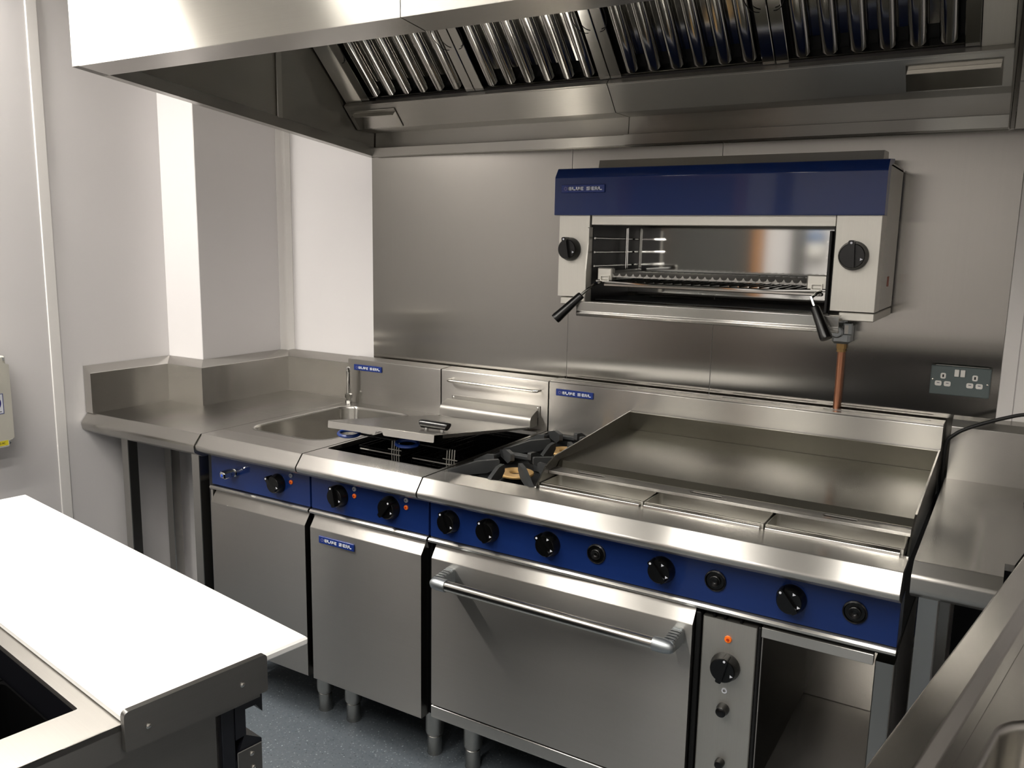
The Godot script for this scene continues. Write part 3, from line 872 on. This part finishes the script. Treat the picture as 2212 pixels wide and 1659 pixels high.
	for x in [.512, .812, 1.112]:
		var g := MB.new()
		g.lathe(V(x, .797, .672), V(0, 0, 1), P2([0, 0, .025, 0, .025, .004, .022, .006, .020, .003, .013, .003, .013, .008, .0115, .009, .006, .008, .004, .006, 0, .006]), 26)
		part(o, "ignition_button", g, M.black)
	# oven body
	var c := MB.new()
	c.box(V(.004, .205, -.06), V(.014, .72, .65)); c.box(V(.778, .205, -.06), V(.784, .72, .65)); c.box(V(.014, .205, -.06), V(.778, .215, .65)); c.box(V(.014, .215, -.06), V(.778, .72, -.05))
	c.box(V(.004, .72, -.06), V(.014, .903, .6)); c.box(V(1.186, .72, -.06), V(1.1965, .903, .66)); c.box(V(.784, .712, -.06), V(1.1965, .722, .66))
	part(o, "carcass", c, M.dark_metal, "", V(0, 0, 1))
	part(o, "door_surround", bx(V(.015, .216, .62), V(.783, .719, .645), .001), M.black_matt)
	var d := door(o, .022, .770, .248)
	part(o, "door_seal", bx(V(.771, .22, .645), V(.783, .712, .672), .002), M.black_matt)
	part(o, "base_strip", pz("x", RP([.60, .206, 0, .690, .206, .003, .690, .243, .003, .60, .243, 0], 3), .020, .783), M.steel)
	var bar := MB.new(); bar.cyl(V(.118, .652, .762), V(.708, .652, .762), .0142, 20)
	var hb := part(d, "handle", bar, M.steel_bright, "round bar handle")
	for s in [[.118, 1.0], [.708, -1.0]]:
		var br := MB.new()
		var sx: float = s[0]; var sg: float = s[1]
		br.lathe(V(sx + sg * .004, .652, .762), V(-sg, 0, 0), P2([0, 0, .0165, 0, .0172, .004, .0172, .026, .0145, .042, .008, .049, 0, .051]), 20)
		var m2 := MB.new()
		var px := sx - sg * .030
		m2.xf = Transform3D.IDENTITY
		for k in 6:
			var t0 := k / 6.0; var t1 := (k + 1) / 6.0
			var h0 := lerpf(.015, .022, t0); var h1 := lerpf(.015, .022, t1)
			var z0 := lerpf(.762, .692, t0); var z1 := lerpf(.762, .692, t1)
			m2.prism("z", RP([px - .014, .652 - h0, .006, px + .014, .652 - h0, .006, px + .014, .652 + h0, .006, px - .014, .652 + h0, .006], 3), minf(z0, z1), maxf(z0, z1), k == 0 or k == 5)
		br.v.append_array(m2.v)
		part(hb, "handle_bracket", br, M.galv)
	# control strip beside the oven door
	part(o, "control_strip", pz("y", RP([.7875, .58, 0, .7875, .668, .001, .790, .671, .002, .911, .671, .002, .9125, .668, .001, .9125, .58, 0], 3), .13, .706), M.steel_plain, "", V(0, 1, 0))
	part(o, "strip_seal", bx(V(.9135, .13, .60), V(.9215, .708, .667), .002), M.black_matt)
	knob(o, V(.847, .596, .671), .034, 1.35, .034)
	var ol := MB.new(); ol.lathe(V(.849, .663, .671), V(0, 0, 1), P2([0, 0, .0085, 0, .008, .003, .005, .004, 0, .004]), 16)
	var olp := part(o, "indicator_lamp", ol, M.orange, "orange lens")
	var oc := MB.new(); oc.lathe(V(.849, .663, .675), V(0, 0, 1), P2([0, 0, .0038, 0, .003, .001, 0, .001]), 10)
	part(olp, "lens_centre", oc, M.orange_deep)
	var cl := MB.new(); cl.lathe(V(.848, .536, .671), V(0, 0, 1), P2([.0035, 0, .0065, 0, .0065, .002, .0035, .002]), 16)
	part(o, "indicator_lamp", cl, M.letter, "small clear lens")
	var pb := MB.new(); pb.lathe(V(.848, .491, .671), V(0, 0, 1), P2([0, 0, .0145, 0, .0145, .008, .012, .014, .012, .022, .008, .025, 0, .025]), 18)
	part(o, "push_button", pb, M.black)
	var pb2 := MB.new(); pb2.lathe(V(.849, .355, .671), V(0, 0, 1), P2([0, 0, .011, 0, .011, .010, .009, .018, 0, .020]), 16)
	part(o, "push_button", pb2, M.black)
	for x in [.81, .835, .872]: part(o, "strip_tab", bx(V(x, .706, .64), V(x + .006, .716, .668), .001), M.dark_metal)
	# open cupboard on the right
	var cb := MB.new()
	cb.box(V(.922, .29, .14), V(1.16, .305, .664)); cb.box(V(.922, .305, .145), V(1.16, .70, .15))
	part(o, "cupboard_lining", cb, M.steel_soft)
	part(o, "cupboard_side", bx(V(.9225, .13, -.05), V(.926, .71, .664), .0008), M.charcoal, "", V(0, 0, 1))
	part(o, "cupboard_rail", bx(V(.9225, .688, .655), V(1.156, .7115, .671), .001), M.steel)
	part(o, "cupboard_post", pz("y", RP([1.159, .60, 0, 1.159, .668, .001, 1.161, .671, .002, 1.1965, .671, .003, 1.1965, .60, 0], 3), .13, .700), M.steel_soft, "", V(0, 1, 0))
	part(o, "side_skin", bx(V(1.193, .13, -.06), V(1.1965, .72, .60), .0008), M.charcoal, "", V(0, 0, 1))
	part(o, "base_tray", bx(V(.786, .13, -.05), V(1.195, .142, .66), .001), M.steel_soft)
	for p in [[.079, .561], [1.15, .56], [.85, .56]]: foot(o, p[0], p[1], .206 if p[0] < .5 else .131)

# ------------------------------------------------------------------ salamander grill
func build_salamander() -> void:
	var o := thing("salamander_grill", "wall-mounted steel grill with blue top band, black knobs and handles", "grill", V(.59, 1.37, .08))
	var zb := -.062; var zf := .236
	# blue canopy band
	var band := MB.new()
	band.prism("x", RP([.20, 1.630, 0, .244, 1.630, .002, .244, 1.738, .010, .226, 1.764, .008, .150, 1.770, 0, .150, 1.762, 0, .20, 1.75, 0], 5), .137, 1.0405)
	part(o, "top_band", band, M.blue, "blue enamelled top band")
	badge(o, .160, 1.7165, .2445)
	for a in [[.150, .250, .158, .250], [.930, 1.036, .952, 1.036]]:
		part(o, "front_panel", pz("y", RP([a[0], .17, 0, a[0], zf, .002, a[1], zf, .002, a[1], .17, 0], 3), 1.394, 1.632), M.steel_plain, "", V(0, 1, 0))
		part(o, "bottom_flange", bx(V(a[2], 1.370, zb), V(a[3], 1.391, zf - .004), .002), M.steel_plain)
	for x in [.150, 1.0335]:
		part(o, "side_panel", bx(V(x, 1.394, zb), V(x + .0025, 1.762, .169), .0008), M.steel_soft, "", V(0, 1, 0))
	part(o, "top_panel", bx(V(.150, 1.752, zb), V(1.036, 1.758, .19), .001), M.steel)
	part(o, "flue_collar", pz("x", P2([.02, 1.757, .115, 1.757, .105, 1.797, .03, 1.799]), .212, 1.008), M.steel)
	part(o, "header_rail", bx(V(.254, 1.603, .15), V(.9285, 1.631, .232), .001), M.steel_plain)
	# cooking chamber
	part(o, "chamber_back", bx(V(.255, 1.40, -.045), V(.927, 1.62, -.040), .0005), M.chrome, "mirror-bright rear wall")
	part(o, "chamber_side", bx(V(.251, 1.375, -.045), V(.257, 1.62, .225), .0005), M.dark_metal)
	part(o, "chamber_side", bx(V(.925, 1.375, -.045), V(.929, 1.62, .225), .0005), M.dark_metal)
	part(o, "chamber_roof", bx(V(.255, 1.612, -.045), V(.927, 1.618, .20), .0005), M.black_matt)
	part(o, "chamber_floor", bx(V(.255, 1.385, -.045), V(.927, 1.388, .20), .0005), M.black_matt)
	var fl := MB.new()
	fl.prism("x", RP([.205, 1.375, 0, .262, 1.375, .01, .262, 1.47, .02, .250, 1.55, .01, .25, 1.596, .004, .205, 1.596, 0], 4), .2515, .2555)
	part(o, "rack_cheek", fl, M.steel_plain, "", V(0, 1, 0))
	part(o, "rack_cheek", bx(V(.918, 1.385, .20), V(.924, 1.592, .244), .001), M.black_matt)
	# rack runners
	for s in [.268, .914]:
		for yy in [1.565, 1.525, 1.485]:
			var rn := MB.new(); rn.tube([V(s, yy, .235), V(s, yy, -.03)], .003, 8)
			part(o, "rack_runner", rn, M.chrome)
		for zz in [.02]:
			var up := MB.new(); up.tube([V(s + .004, 1.47, zz), V(s + .004, 1.597, zz), V(s + .004, 1.599, zz - .01), V(s + .004, 1.47, zz - .012)], .0025, 6)
			part(o, "runner_support", up, M.chrome)
	# sliding shelf with ribbed branding plate, resting on the lower runners
	var sh := thing("grill_shelf", "ribbed steel shelf plate on a wire rack inside the wall grill", "shelf", V(.59, 1.45, .1))
	var plate := MB.new()
	var n := 27
	for k in n:
		var cx := lerpf(.322, .872, k / float(n - 1)); var hw := .0102
		plate.prism("z", P2([cx - hw, 1.458, cx - hw * .45, 1.459, cx, 1.4665, cx + hw * .45, 1.459, cx + hw, 1.458, cx + hw, 1.4545, cx - hw, 1.4545]), -.02, .222)
	part(sh, "ribbed_plate", plate, M.cast_grey, "", V(0, 0, 1))
	var sb := MB.new()
	sb.box(V(.300, 1.448, -.02), V(.31, 1.474, .222)); sb.box(V(.884, 1.448, -.02), V(.894, 1.474, .222)); sb.box(V(.300, 1.448, -.028), V(.894, 1.468, -.02))
	part(sh, "plate_frame", sb, M.charcoal, "", V(0, 0, 1))
	for a in [[.276, .322], [.868, .918]]:
		part(sh, "end_block", bx(V(a[0], 1.444, .205), V(a[1], 1.481, .229), .003), M.steel_plain, "pale steel end block")
		var lug := MB.new()
		lug.holed("z", Vector2(a[0] + .012, 1.443), Vector2(a[0] + .040, 1.459), Vector2(a[0] + .0145, 1.4455), Vector2(a[0] + .0375, 1.4565), .002, .229, .2345, 3)
		part(sh, "lug", lug, M.steel_plain)
	var rack := MB.new()
	for k in 24:
		var xx := lerpf(.29, .905, k / 23.0)
		rack.tube([V(xx, 1.4425, -.03), V(xx, 1.4425, .225)], .0022, 6)
	rack.tube([V(.275, 1.443, .228), V(.45, 1.437, .232), V(.75, 1.437, .232), V(.918, 1.443, .228)], .0045, 8)
	rack.tube([V(.275, 1.443, -.03), V(.918, 1.443, -.03)], .0035, 8)
	rack.tube([V(.275, 1.443, -.03), V(.275, 1.443, .228)], .0035, 8); rack.tube([V(.918, 1.443, -.03), V(.918, 1.443, .228)], .0035, 8)
	var rk := part(sh, "wire_rack", rack, M.chrome)
	rk.set_meta("kind", "stuff")
	part(sh, "front_rail", bx(V(.30, 1.428, .222), V(.91, 1.437, .236), .002), M.steel_bright)
	for h in [[V(.290, 1.441, .232), V(.271, 1.4235, .270), V(.188, 1.331, .318)], [V(.905, 1.441, .232), V(.894, 1.4265, .285), V(.944, 1.330, .318)]]:
		var a: Vector3 = h[0]; var m: Vector3 = h[1]; var e: Vector3 = h[2]
		var rod := MB.new()
		rod.tube([a, (a + m) / 2 + V(0, .002, 0), m, m.lerp(e, .25)], .0042, 8)
		var rp := part(sh, "handle_rod", rod, M.chrome)
		var gr := MB.new()
		var ln := (e - m).length() * .78
		gr.lathe(m.lerp(e, .22), e - m, P2([0, 0, .009, 0, .0115, .004, .0135, ln * .6, .0155, ln * .93, .0145, ln, 0, ln + .001]), 20)
		part(rp, "grip", gr, M.black, "glossy black tapered grip")
	# drip tray under the shelf
	var tr := thing("grill_drip_tray", "wide shallow steel drip tray slid under the wall grill", "tray", V(.59, 1.345, .1))
	part(tr, "tray", tank(V(.262, 1.352, -.03), V(.920, 1.378, .245), .004, .0015), M.steel)
	part(tr, "front_lip", pz("x", RP([.247, 1.384, 0, .283, 1.384, .002, .277, 1.356, .003, .281, 1.350, .003, .277, 1.341, .004, .262, 1.341, .003, .262, 1.345, 0, .273, 1.349, 0, .272, 1.360, 0, .277, 1.381, 0, .247, 1.381, 0], 3), .236, .962), M.steel)
	# knobs
	knob(o, V(.190, 1.532, zf), .034, 1.75, .034)
	knob(o, V(.977, 1.532, zf), .036, 1.62, .034)
	part(o, "sticker", bx(V(1.0358, 1.452, .035), V(1.0366, 1.478, .065), 0), mat(Color(.55, .25, .17), .5), "small faded red sticker")

# ------------------------------------------------------------------ small wall things
func build_wall_things() -> void:
	var g := thing("gas_pipe", "copper gas pipe with brass nut and grey regulator under the wall grill", "pipe", V(.912, 1.1, -.05))
	var p := MB.new(); p.cyl(V(.912, .86, -.0785), V(.912, 1.262, -.0785), .0095, 14)
	part(g, "copper_pipe", p, M.copper, "", V(0, 1, 0))
	var nt := MB.new(); nt.lathe(V(.912, 1.255, -.0755), V(0, 1, 0), P2([0, 0, .0125, 0, .0125, .004, .0115, .004, .0115, .008, .0135, .009, .0135, .028, 0, .028]), 8)
	part(g, "brass_nut", nt, M.brass, "", V(0, 1, 0))
	var rg := MB.new()
	rg.box(V(.893, 1.283, -.0885), V(.942, 1.34, -.022), .007)
	rg.lathe(V(.908, 1.318, -.022), V(0, 0, 1), P2([0, 0, .018, 0, .018, .012, .014, .016, 0, .017]), 20)
	rg.box(V(.924, 1.31, -.025), V(.948, 1.345, -.012), .003)
	rg.cyl(V(.912, 1.275, -.0765), V(.912, 1.29, -.0765), .012); rg.cyl(V(.915, 1.338, -.06), V(.915, 1.372, -.06), .012)
	part(g, "regulator", rg, M.galv)
	part(g, "rating_plate", bx(V(.928, 1.314, -.0125), V(.938, 1.338, -.0112), 0), M.white_plastic)

	var s := thing("double_socket", "grey metal-clad double power socket on the steel wall", "socket", V(1.222, 1.162, -.088))
	part(s, "back_box", bx(V(1.156, 1.165, -.0885), V(1.290, 1.238, -.062), .003), M.socket)
	part(s, "face_plate", bx(V(1.151, 1.162, -.063), V(1.295, 1.241, -.058), .002), M.socket)
	for k in 2:
		part(s, "rocker_switch", bx(V(1.2085 + k * .0145, 1.2145, -.059), V(1.2195 + k * .0145, 1.2335, -.054 + k * .001), .001), M.white_plastic)
	for c in [1.182, 1.258]:
		var sets := [[c, 1.214, .0065, .0078], [c - .0105, 1.193, .0082, .0068], [c + .0115, 1.193, .0082, .0068]]
		for k in 3:
			var q: Array = sets[k]
			var m := MB.new()
			var w: float = q[2]; var h: float = q[3]
			m.prism("z", RP([q[0] - w, q[1] - h, .004, q[0] + w, q[1] - h, .004, q[0] + w, q[1] + h, .004, q[0] - w, q[1] + h, .004], 4), -.0585, -.0565)
			var sh := part(s, "socket_insert", m, M.white_plastic)
			if k == 0: part(sh, "pin_slot", bx(V(q[0] - .002, q[1] - .0038, -.0568), V(q[0] + .002, q[1] + .0038, -.0562), 0), M.black_matt)
			else: part(sh, "pin_slot", bx(V(q[0] - .0034, q[1] + .0004, -.0568), V(q[0] + .0034, q[1] + .0024, -.0562), 0), M.grey_deep)
	screw(s, V(1.1575, 1.203, -.058), V(0, 0, 1), .003); screw(s, V(1.2885, 1.199, -.058), V(0, 0, 1), .003)

	var cb := MB.new()
	var pts := []
	var key := [V(1.2065, .60, -.02), V(1.2065, .95, -.02), V(1.2085, 1.035, -.018), V(1.228, 1.066, -.014), V(1.262, 1.0895, -.012), V(1.325, 1.119, -.012), V(1.385, 1.139, -.012), V(1.43, 1.135, -.006), V(1.465, 1.09, .012), V(1.472, 1.00, .05), V(1.455, .944, .10), V(1.40, .9425, .13)]
	var cv := Curve3D.new()
	for i in key.size():
		var t: Vector3 = (key[mini(i + 1, key.size() - 1)] - key[maxi(i - 1, 0)]) / 6.0
		cv.add_point(key[i], -t, t)
	for q in cv.tessellate(5, 2): pts.append(q)
	cb.tube(pts, .0048, 8)
	lone("power_cable", cb, M.black_matt, "black power cable trailing over the bench upstand beside the range", "cable")

	var i := thing("isolator_switch", "pale grey rotary isolator box on the white wall", "switch box", V(-1.47, .86, 1.092))
	org[i] = i.position - V(0, 0, .034)
	var b := MB.new()
	# lid with notched corners for the screws
	var outl := RP([.985, .892, .002, 1.003, .884, .003, 1.003, .866, .003, 1.115, .866, .003, 1.115, .884, .003, 1.135, .892, .002, 1.135, 1.132, .002, 1.115, 1.140, .003, 1.115, 1.158, .003, 1.003, 1.158, .003, 1.003, 1.140, .003, .985, 1.132, .002], 3)
	b.prism("x", outl, -1.445, -1.425)
	part(i, "lid", b, M.box_grey)
	part(i, "base_box", bx(V(-1.5148, .866, .983), V(-1.446, 1.158, 1.137), .004), M.box_grey)
	for q in [[.993, 1.149], [.993, .875], [1.126, .875], [1.126, 1.149]]:
		screw(i, V(-1.4458, q[1], q[0]), V(1, 0, 0), .0065, M.galv)
	var lb := part(i, "warning_label", bx(V(-1.4262, .975, 1.011), V(-1.4244, 1.042, 1.083), 0), M.letter, "white label with blue printed disc")
	var fr := MB.new()
	fr.holed("x", Vector2(1.0115, .9755), Vector2(1.0825, 1.0415), Vector2(1.0135, .9775), Vector2(1.0805, 1.0395), .0005, -1.4243, -1.4238, 1)
	part(lb, "printed_border", fr, mat(Color(.25, .28, .5), .5))
	var dc := MB.new(); dc.lathe(V(-1.4244, 1.012, 1.047), V(1, 0, 0), P2([0, 0, .028, 0, .028, .0006, 0, .0006]), 28)
	part(lb, "printed_disc", dc, mat(Color(.06, .06, .45), .5))
	part(lb, "printed_line", bx(V(-1.4244, .982, 1.019), V(-1.4238, .984, 1.075), 0), M.ink)
	part(i, "voltage_label", bx(V(-1.4262, .871, 1.006), V(-1.4244, .887, 1.06), 0), M.yellow, "yellow voltage label")
	var tm := TextMesh.new(); tm.text = "400 AC"; tm.font_size = 16; tm.pixel_size = .0006; tm.depth = .0004
	var sf := SystemFont.new(); sf.font_names = PackedStringArray(["Droid Sans"]); tm.font = sf
	var tx := MeshInstance3D.new(); tx.name = "printed_text"; tx.mesh = tm; tx.material_override = M.ink
	i.add_child(tx); tx.position = V(-1.4241, .879, 1.064) - i.position; tx.rotation_degrees.y = 90
	var rk := MB.new(); rk.lathe(V(-1.4245, 1.085, 1.064), V(1, 0, 0), P2([0, 0, .022, 0, .022, .008, .018, .01, 0, .01]), 20)
	rk.box(V(-1.42, 1.063, 1.058), V(-1.395, 1.107, 1.070), .003)
	part(i, "rotary_handle", rk, M.black)

	var sd := thing("soap_dispenser", "white and blue soap dispenser on the far wall beside the timber door frame", "dispenser", V(-.04, 1.46, 4.14))
	part(sd, "body", bx(V(-.10, 1.46, 4.09), V(.02, 1.575, 4.199), .02), M.white_plastic)
	part(sd, "lid", bx(V(-.10, 1.577, 4.09), V(.02, 1.665, 4.199), .02), mat(Color(.32, .45, .62), .35))

func build_opposite() -> void:
	var o := thing("base_cabinet", "dark grey low cabinet against the far wall, under the soap dispenser", "cabinet", V(.6, 0, 3.9))
	part(o, "body", bx(V(-.05, .1, 3.62), V(1.95, .86, 4.195), .002), M.navy)
	part(o, "worktop", bx(V(-.07, .86, 3.58), V(1.97, .90, 4.195), .004), M.charcoal)
	for k in 4:
		var d := part(o, "door", bx(V(-.04 + k * .4975, .12, 3.60), V(.445 + k * .4975, .845, 3.62), .003), M.navy)
		var h := MB.new(); h.tube([V(.39 + k * .4975, .60, 3.60), V(.39 + k * .4975, .60, 3.57), V(.39 + k * .4975, .76, 3.57), V(.39 + k * .4975, .76, 3.60)], .006)
		part(d, "handle", h, M.steel_bright)
	part(o, "plinth", bx(V(-.03, 0, 3.66), V(1.93, .1, 4.19), .001), M.black_matt)

# ------------------------------------------------------------------ right bench and sink bench
func build_right() -> void:
	var b := thing("side_bench", "plain steel bench with upstand to the right of the range", "bench", V(1.5, 0, .3))
	var h := .937
	part(b, "bench_top", pz("y", P2([1.214, -.045, 1.494, -.045, 1.387, .60, 1.214, .60]), h - .014, h), M.steel_soft)
	part(b, "front_edge", pz("x", RP([.60, h, 0, .682, h, .005, .714, h - .022, .012, .714, h - .058, .016, .690, h - .072, .006, .60, h - .072, 0], 6), 1.214, 1.370), M.steel_soft)
	part(b, "upstand", pz("x", RP([-.087, h, 0, -.040, h, 0, -.040, 1.081, .003, -.060, 1.098, .003, -.087, 1.105, 0], 3), 1.2165, 1.494), M.steel_soft)
	for p in [V(1.243, 0, .60), V(1.243, 0, .02)]:
		var l := MB.new(); l.box(V(p.x - .02, .012, p.z - .02), V(p.x + .02, h - .014, p.z + .02), .002)
		l.lathe(V(p.x, 0, p.z), V(0, 1, 0), P2([0, 0, .017, 0, .017, .014, 0, .014]), 12)
		part(b, "leg", l, M.steel, "", V(0, 1, 0))
	var rr := MB.new(); rr.box(V(1.263, h - .09, .59), V(1.38, h - .06, .61), .001); rr.box(V(1.235, .22, .02), V(1.251, .25, .60), .001)
	part(b, "brace", rr, M.charcoal)
	part(b, "shade_panel", bx(V(1.272, .30, .03), V(1.47, h - .02, .034), .0008), M.dark_metal)  # added dark sheet: its colour stands in for the shade under the bench
	part(b, "undershelf", pz("y", P2([1.225, -.04, 1.48, -.04, 1.375, .60, 1.225, .60]), .255, .285), M.charcoal)

	# sink bench along the right-hand side, turned a little against the cooking line
	var s := thing("sink_bench", "steel sink bench with raised rim and round-cornered bowl, in the right foreground", "sink", V(1.374, 0, .696), "", deg_to_rad(-9.55))
	# own axes: x to the right of the edge, z towards the room
	var z0 := -.40; var z1 := 1.62; var W := .66; var Y := .940
	part(s, "front_rim", pz("z", RP([0, Y - .06, 0, 0, Y, .004, .046, Y + .002, .006, .060, Y - .013, .006, .075, Y - .013, 0, .075, Y - .016, 0, .004, Y - .016, 0, .004, Y - .06, 0], 5), z0, z1), M.steel_soft, "", V(0, 0, 1))
	part(s, "front_rim", pz("z", RP([W, Y - .06, 0, W, Y, .004, W - .046, Y + .002, .006, W - .060, Y - .013, .006, W - .075, Y - .013, 0, W - .075, Y - .016, 0, W - .004, Y - .016, 0, W - .004, Y - .06, 0], 5), z0, z1), M.steel_soft, "", V(0, 0, 1))
	var dz0 := .488; var dz1 := .93
	var dk := MB.new()
	dk.holed("y", Vector2(.075, dz0 - .1), Vector2(W - .075, dz1 + .1), Vector2(.094, dz0), Vector2(W - .12, dz1), .075, Y - .017, Y - .0145, 8)
	dk.box(V(.075, Y - .017, z0), V(W - .075, Y - .0145, dz0 - .1), 0); dk.box(V(.075, Y - .017, dz1 + .1), V(W - .075, Y - .0145, z1), 0)
	part(s, "deck", dk, M.steel_soft, "", V(0, 0, 1))
	var bw := MB.new()
	bw.basin(Vector2(.0935, dz0 - .0005), Vector2(W - .1195, dz1 + .0005), .0755, [[0.0, Y - .0140], [.003, Y - .0138], [.006, Y - .0150], [.009, Y - .018], [.011, Y - .024], [.016, Y - .19], [.024, Y - .22], [.05, Y - .235], [.1, Y - .238]], 8)
	part(s, "bowl", bw, M.steel_soft, "", V(0, 0, 1))
	for p in [V(.05, 0, z1 - .08), V(W - .05, 0, z1 - .08), V(W - .05, 0, z0 + .1)]:
		var l := MB.new(); l.box(V(p.x - .02, 0, p.z - .02), V(p.x + .02, Y - .02, p.z + .02), .002)
		part(s, "leg", l, M.steel, "", V(0, 1, 0))

# ------------------------------------------------------------------ prep counter in the left foreground
func build_counter() -> void:
	# own axes: x along the counter (0 at its right end), z towards the camera side (0 at the board's far edge)
	var turn := deg_to_rad(-8.7)
	var o := thing("prep_counter", "steel chilled prep counter with open pan well, in the left foreground", "counter", V(.3475, 0, 1.4856), "", turn)
	var L := 1.33
	# top frame round the open well
	var t := MB.new(); t.holed("y", Vector2(-L, .10), Vector2(0, .72), Vector2(-L + .10, .352), Vector2(-.088, .66), .003, .845, .8548, 3)
	part(o, "top_frame", t, M.steel_dim)
	part(o, "end_edge", pz("x", RP([.10, .800, 0, .72, .800, 0, .72, .8548, .003, .10, .8548, .003], 3), -.002, 0.0), M.charcoal, "", V(0, 0, 1))
	var up := MB.new(); up.prism("x", RP([.092, .812, .004, .092, .877, .006, .330, .877, .008, .330, .815, .003], 4), 0.0005, .0115)
	part(o, "board_stop", up, M.charcoal, "turned-up steel end plate", V(0, 0, 1))
	screw(o, V(.0115, .842, .295), V(1, 0, 0), .0045); screw(o, V(.0115, .842, .139), V(1, 0, 0), .0045)
	var well := tank(V(-L + .10, .62, .352), V(-.088, .846, .66), .003)
	part(o, "pan_well", well, M.well, "dark lined pan well")
	for k in 4:
		part(o, "food_pan", tank(V(-L + .11 + k * .285, .66, .362), V(-L + .385 + k * .285, .80, .65), .02, .003), M.pan, "black food pan")
	# cabinet
	var c := MB.new(); c.box(V(-L + .01, .14, .165), V(-.018, .60, .70), .002); c.box(V(-L + .01, .60, .165), V(-.018, .80, .34), .002); c.box(V(-L + .01, .60, .672), V(-.018, .80, .70), .002)
	part(o, "cabinet", c, M.charcoal, "", V(0, 0, 1))
	part(o, "end_panel", bx(V(-.018, .15, .175), V(-.010, .800, .70), .001), M.charcoal, "", V(0, 0, 1))
	part(o, "corner_post", bx(V(-.020, .14, .145), V(-.006, .805, .168), .001), M.navy)
	# drawer fronts seen edge-on, with a pull notch
	for k in 2:
		var a := -.004 - k * .66; var e := a - .652
		var fr := MB.new()
		fr.prism("x", P2([.145, .83, .094, .83, .094, .770, .106, .787, .126, .787, .126, .742, .145, .74]), e, a)
		part(o, "drawer_rail", fr, M.navy)
		var dr := MB.new(); dr.prism("x", RP([.145, .70, 0, .128, .742, .0, .096, .722, .003, .096, .16, .003, .145, .16, 0], 2), e, a - .002)
		var dd := part(o, "drawer_front", dr, M.navy)
		if k == 0:
			part(dd, "end_plate", bx(V(-.006, .18, .097), V(-.0035, .716, .143), .001), M.charcoal)
			screw(dd, V(-.0035, .704, .117), V(1, 0, 0), .0045); screw(dd, V(-.0035, .678, .115), V(1, 0, 0), .0045)
	for p in [V(-.07, 0, .22), V(-.07, 0, .64), V(-L + .08, 0, .22), V(-L + .08, 0, .64)]:
		var l := MB.new(); l.lathe(p, V(0, 1, 0), P2([0, 0, .02, 0, .02, .05, .025, .05, .025, .142, 0, .142]), 16)
		part(o, "foot", l, M.steel_soft)
	var bd := MB.new()
	bd.xf = Transform3D(Basis(V(0, 1, 0), turn), V(.3475, 0, 1.4856))
	bd.box(V(-1.218, .8552, 0), V(0.0, .870, .3285), .0035)
	lone("cutting_board", bd, M.board, "long white plastic cutting board along the prep counter", "cutting board", "", V(1, 0, 0))

func _ready() -> void:
	var cam := Camera3D.new()
	cam.name = "camera"
	cam.fov = 48.8743
	cam.near = 0.02; cam.far = 30.0
	add_child(cam)
	var yaw := 0.54306; var pitch := -0.168236; var roll := 0.017807
	cam.transform = Transform3D(Basis(V(0, 1, 0), yaw) * Basis(V(1, 0, 0), pitch) * Basis(V(0, 0, 1), roll), V(1.35227, 1.55434, 2.4824))
	cam.current = true
	var we := WorldEnvironment.new()
	var env := Environment.new()
	env.background_mode = Environment.BG_COLOR
	env.background_color = Color(0.02, 0.02, 0.02)
	env.tonemap_mode = Environment.TONE_MAPPER_LINEAR
	env.tonemap_exposure = 1.42
	env.sdfgi_enabled = true; env.ssao_enabled = true; env.ssil_enabled = true
	we.environment = env
	add_child(we)
	make_materials()
	ceiling_light(V(-1.452, 2.50, 1.5), Vector2(.07, .6), 3.0, "slim ceiling batten light close to the white left wall")
	ceiling_light(V(-.60, 2.50, 2.6), Vector2(.07, 1.8), 1.9, "slim ceiling batten light, second from the white left wall")
	ceiling_light(V(.16, 2.50, 2.6), Vector2(.07, 1.8), 1.9, "slim ceiling batten light, third from the white left wall")
	ceiling_light(V(.92, 2.50, 2.6), Vector2(.07, 1.8), 1.9, "slim ceiling batten light nearest the sink bench")
	build_room()
	build_hood()
	build_left_bench()
	build_pasta_cooker()
	build_fryer()
	build_range()
	build_salamander()
	build_wall_things()
	build_right()
	build_counter()
	build_opposite()
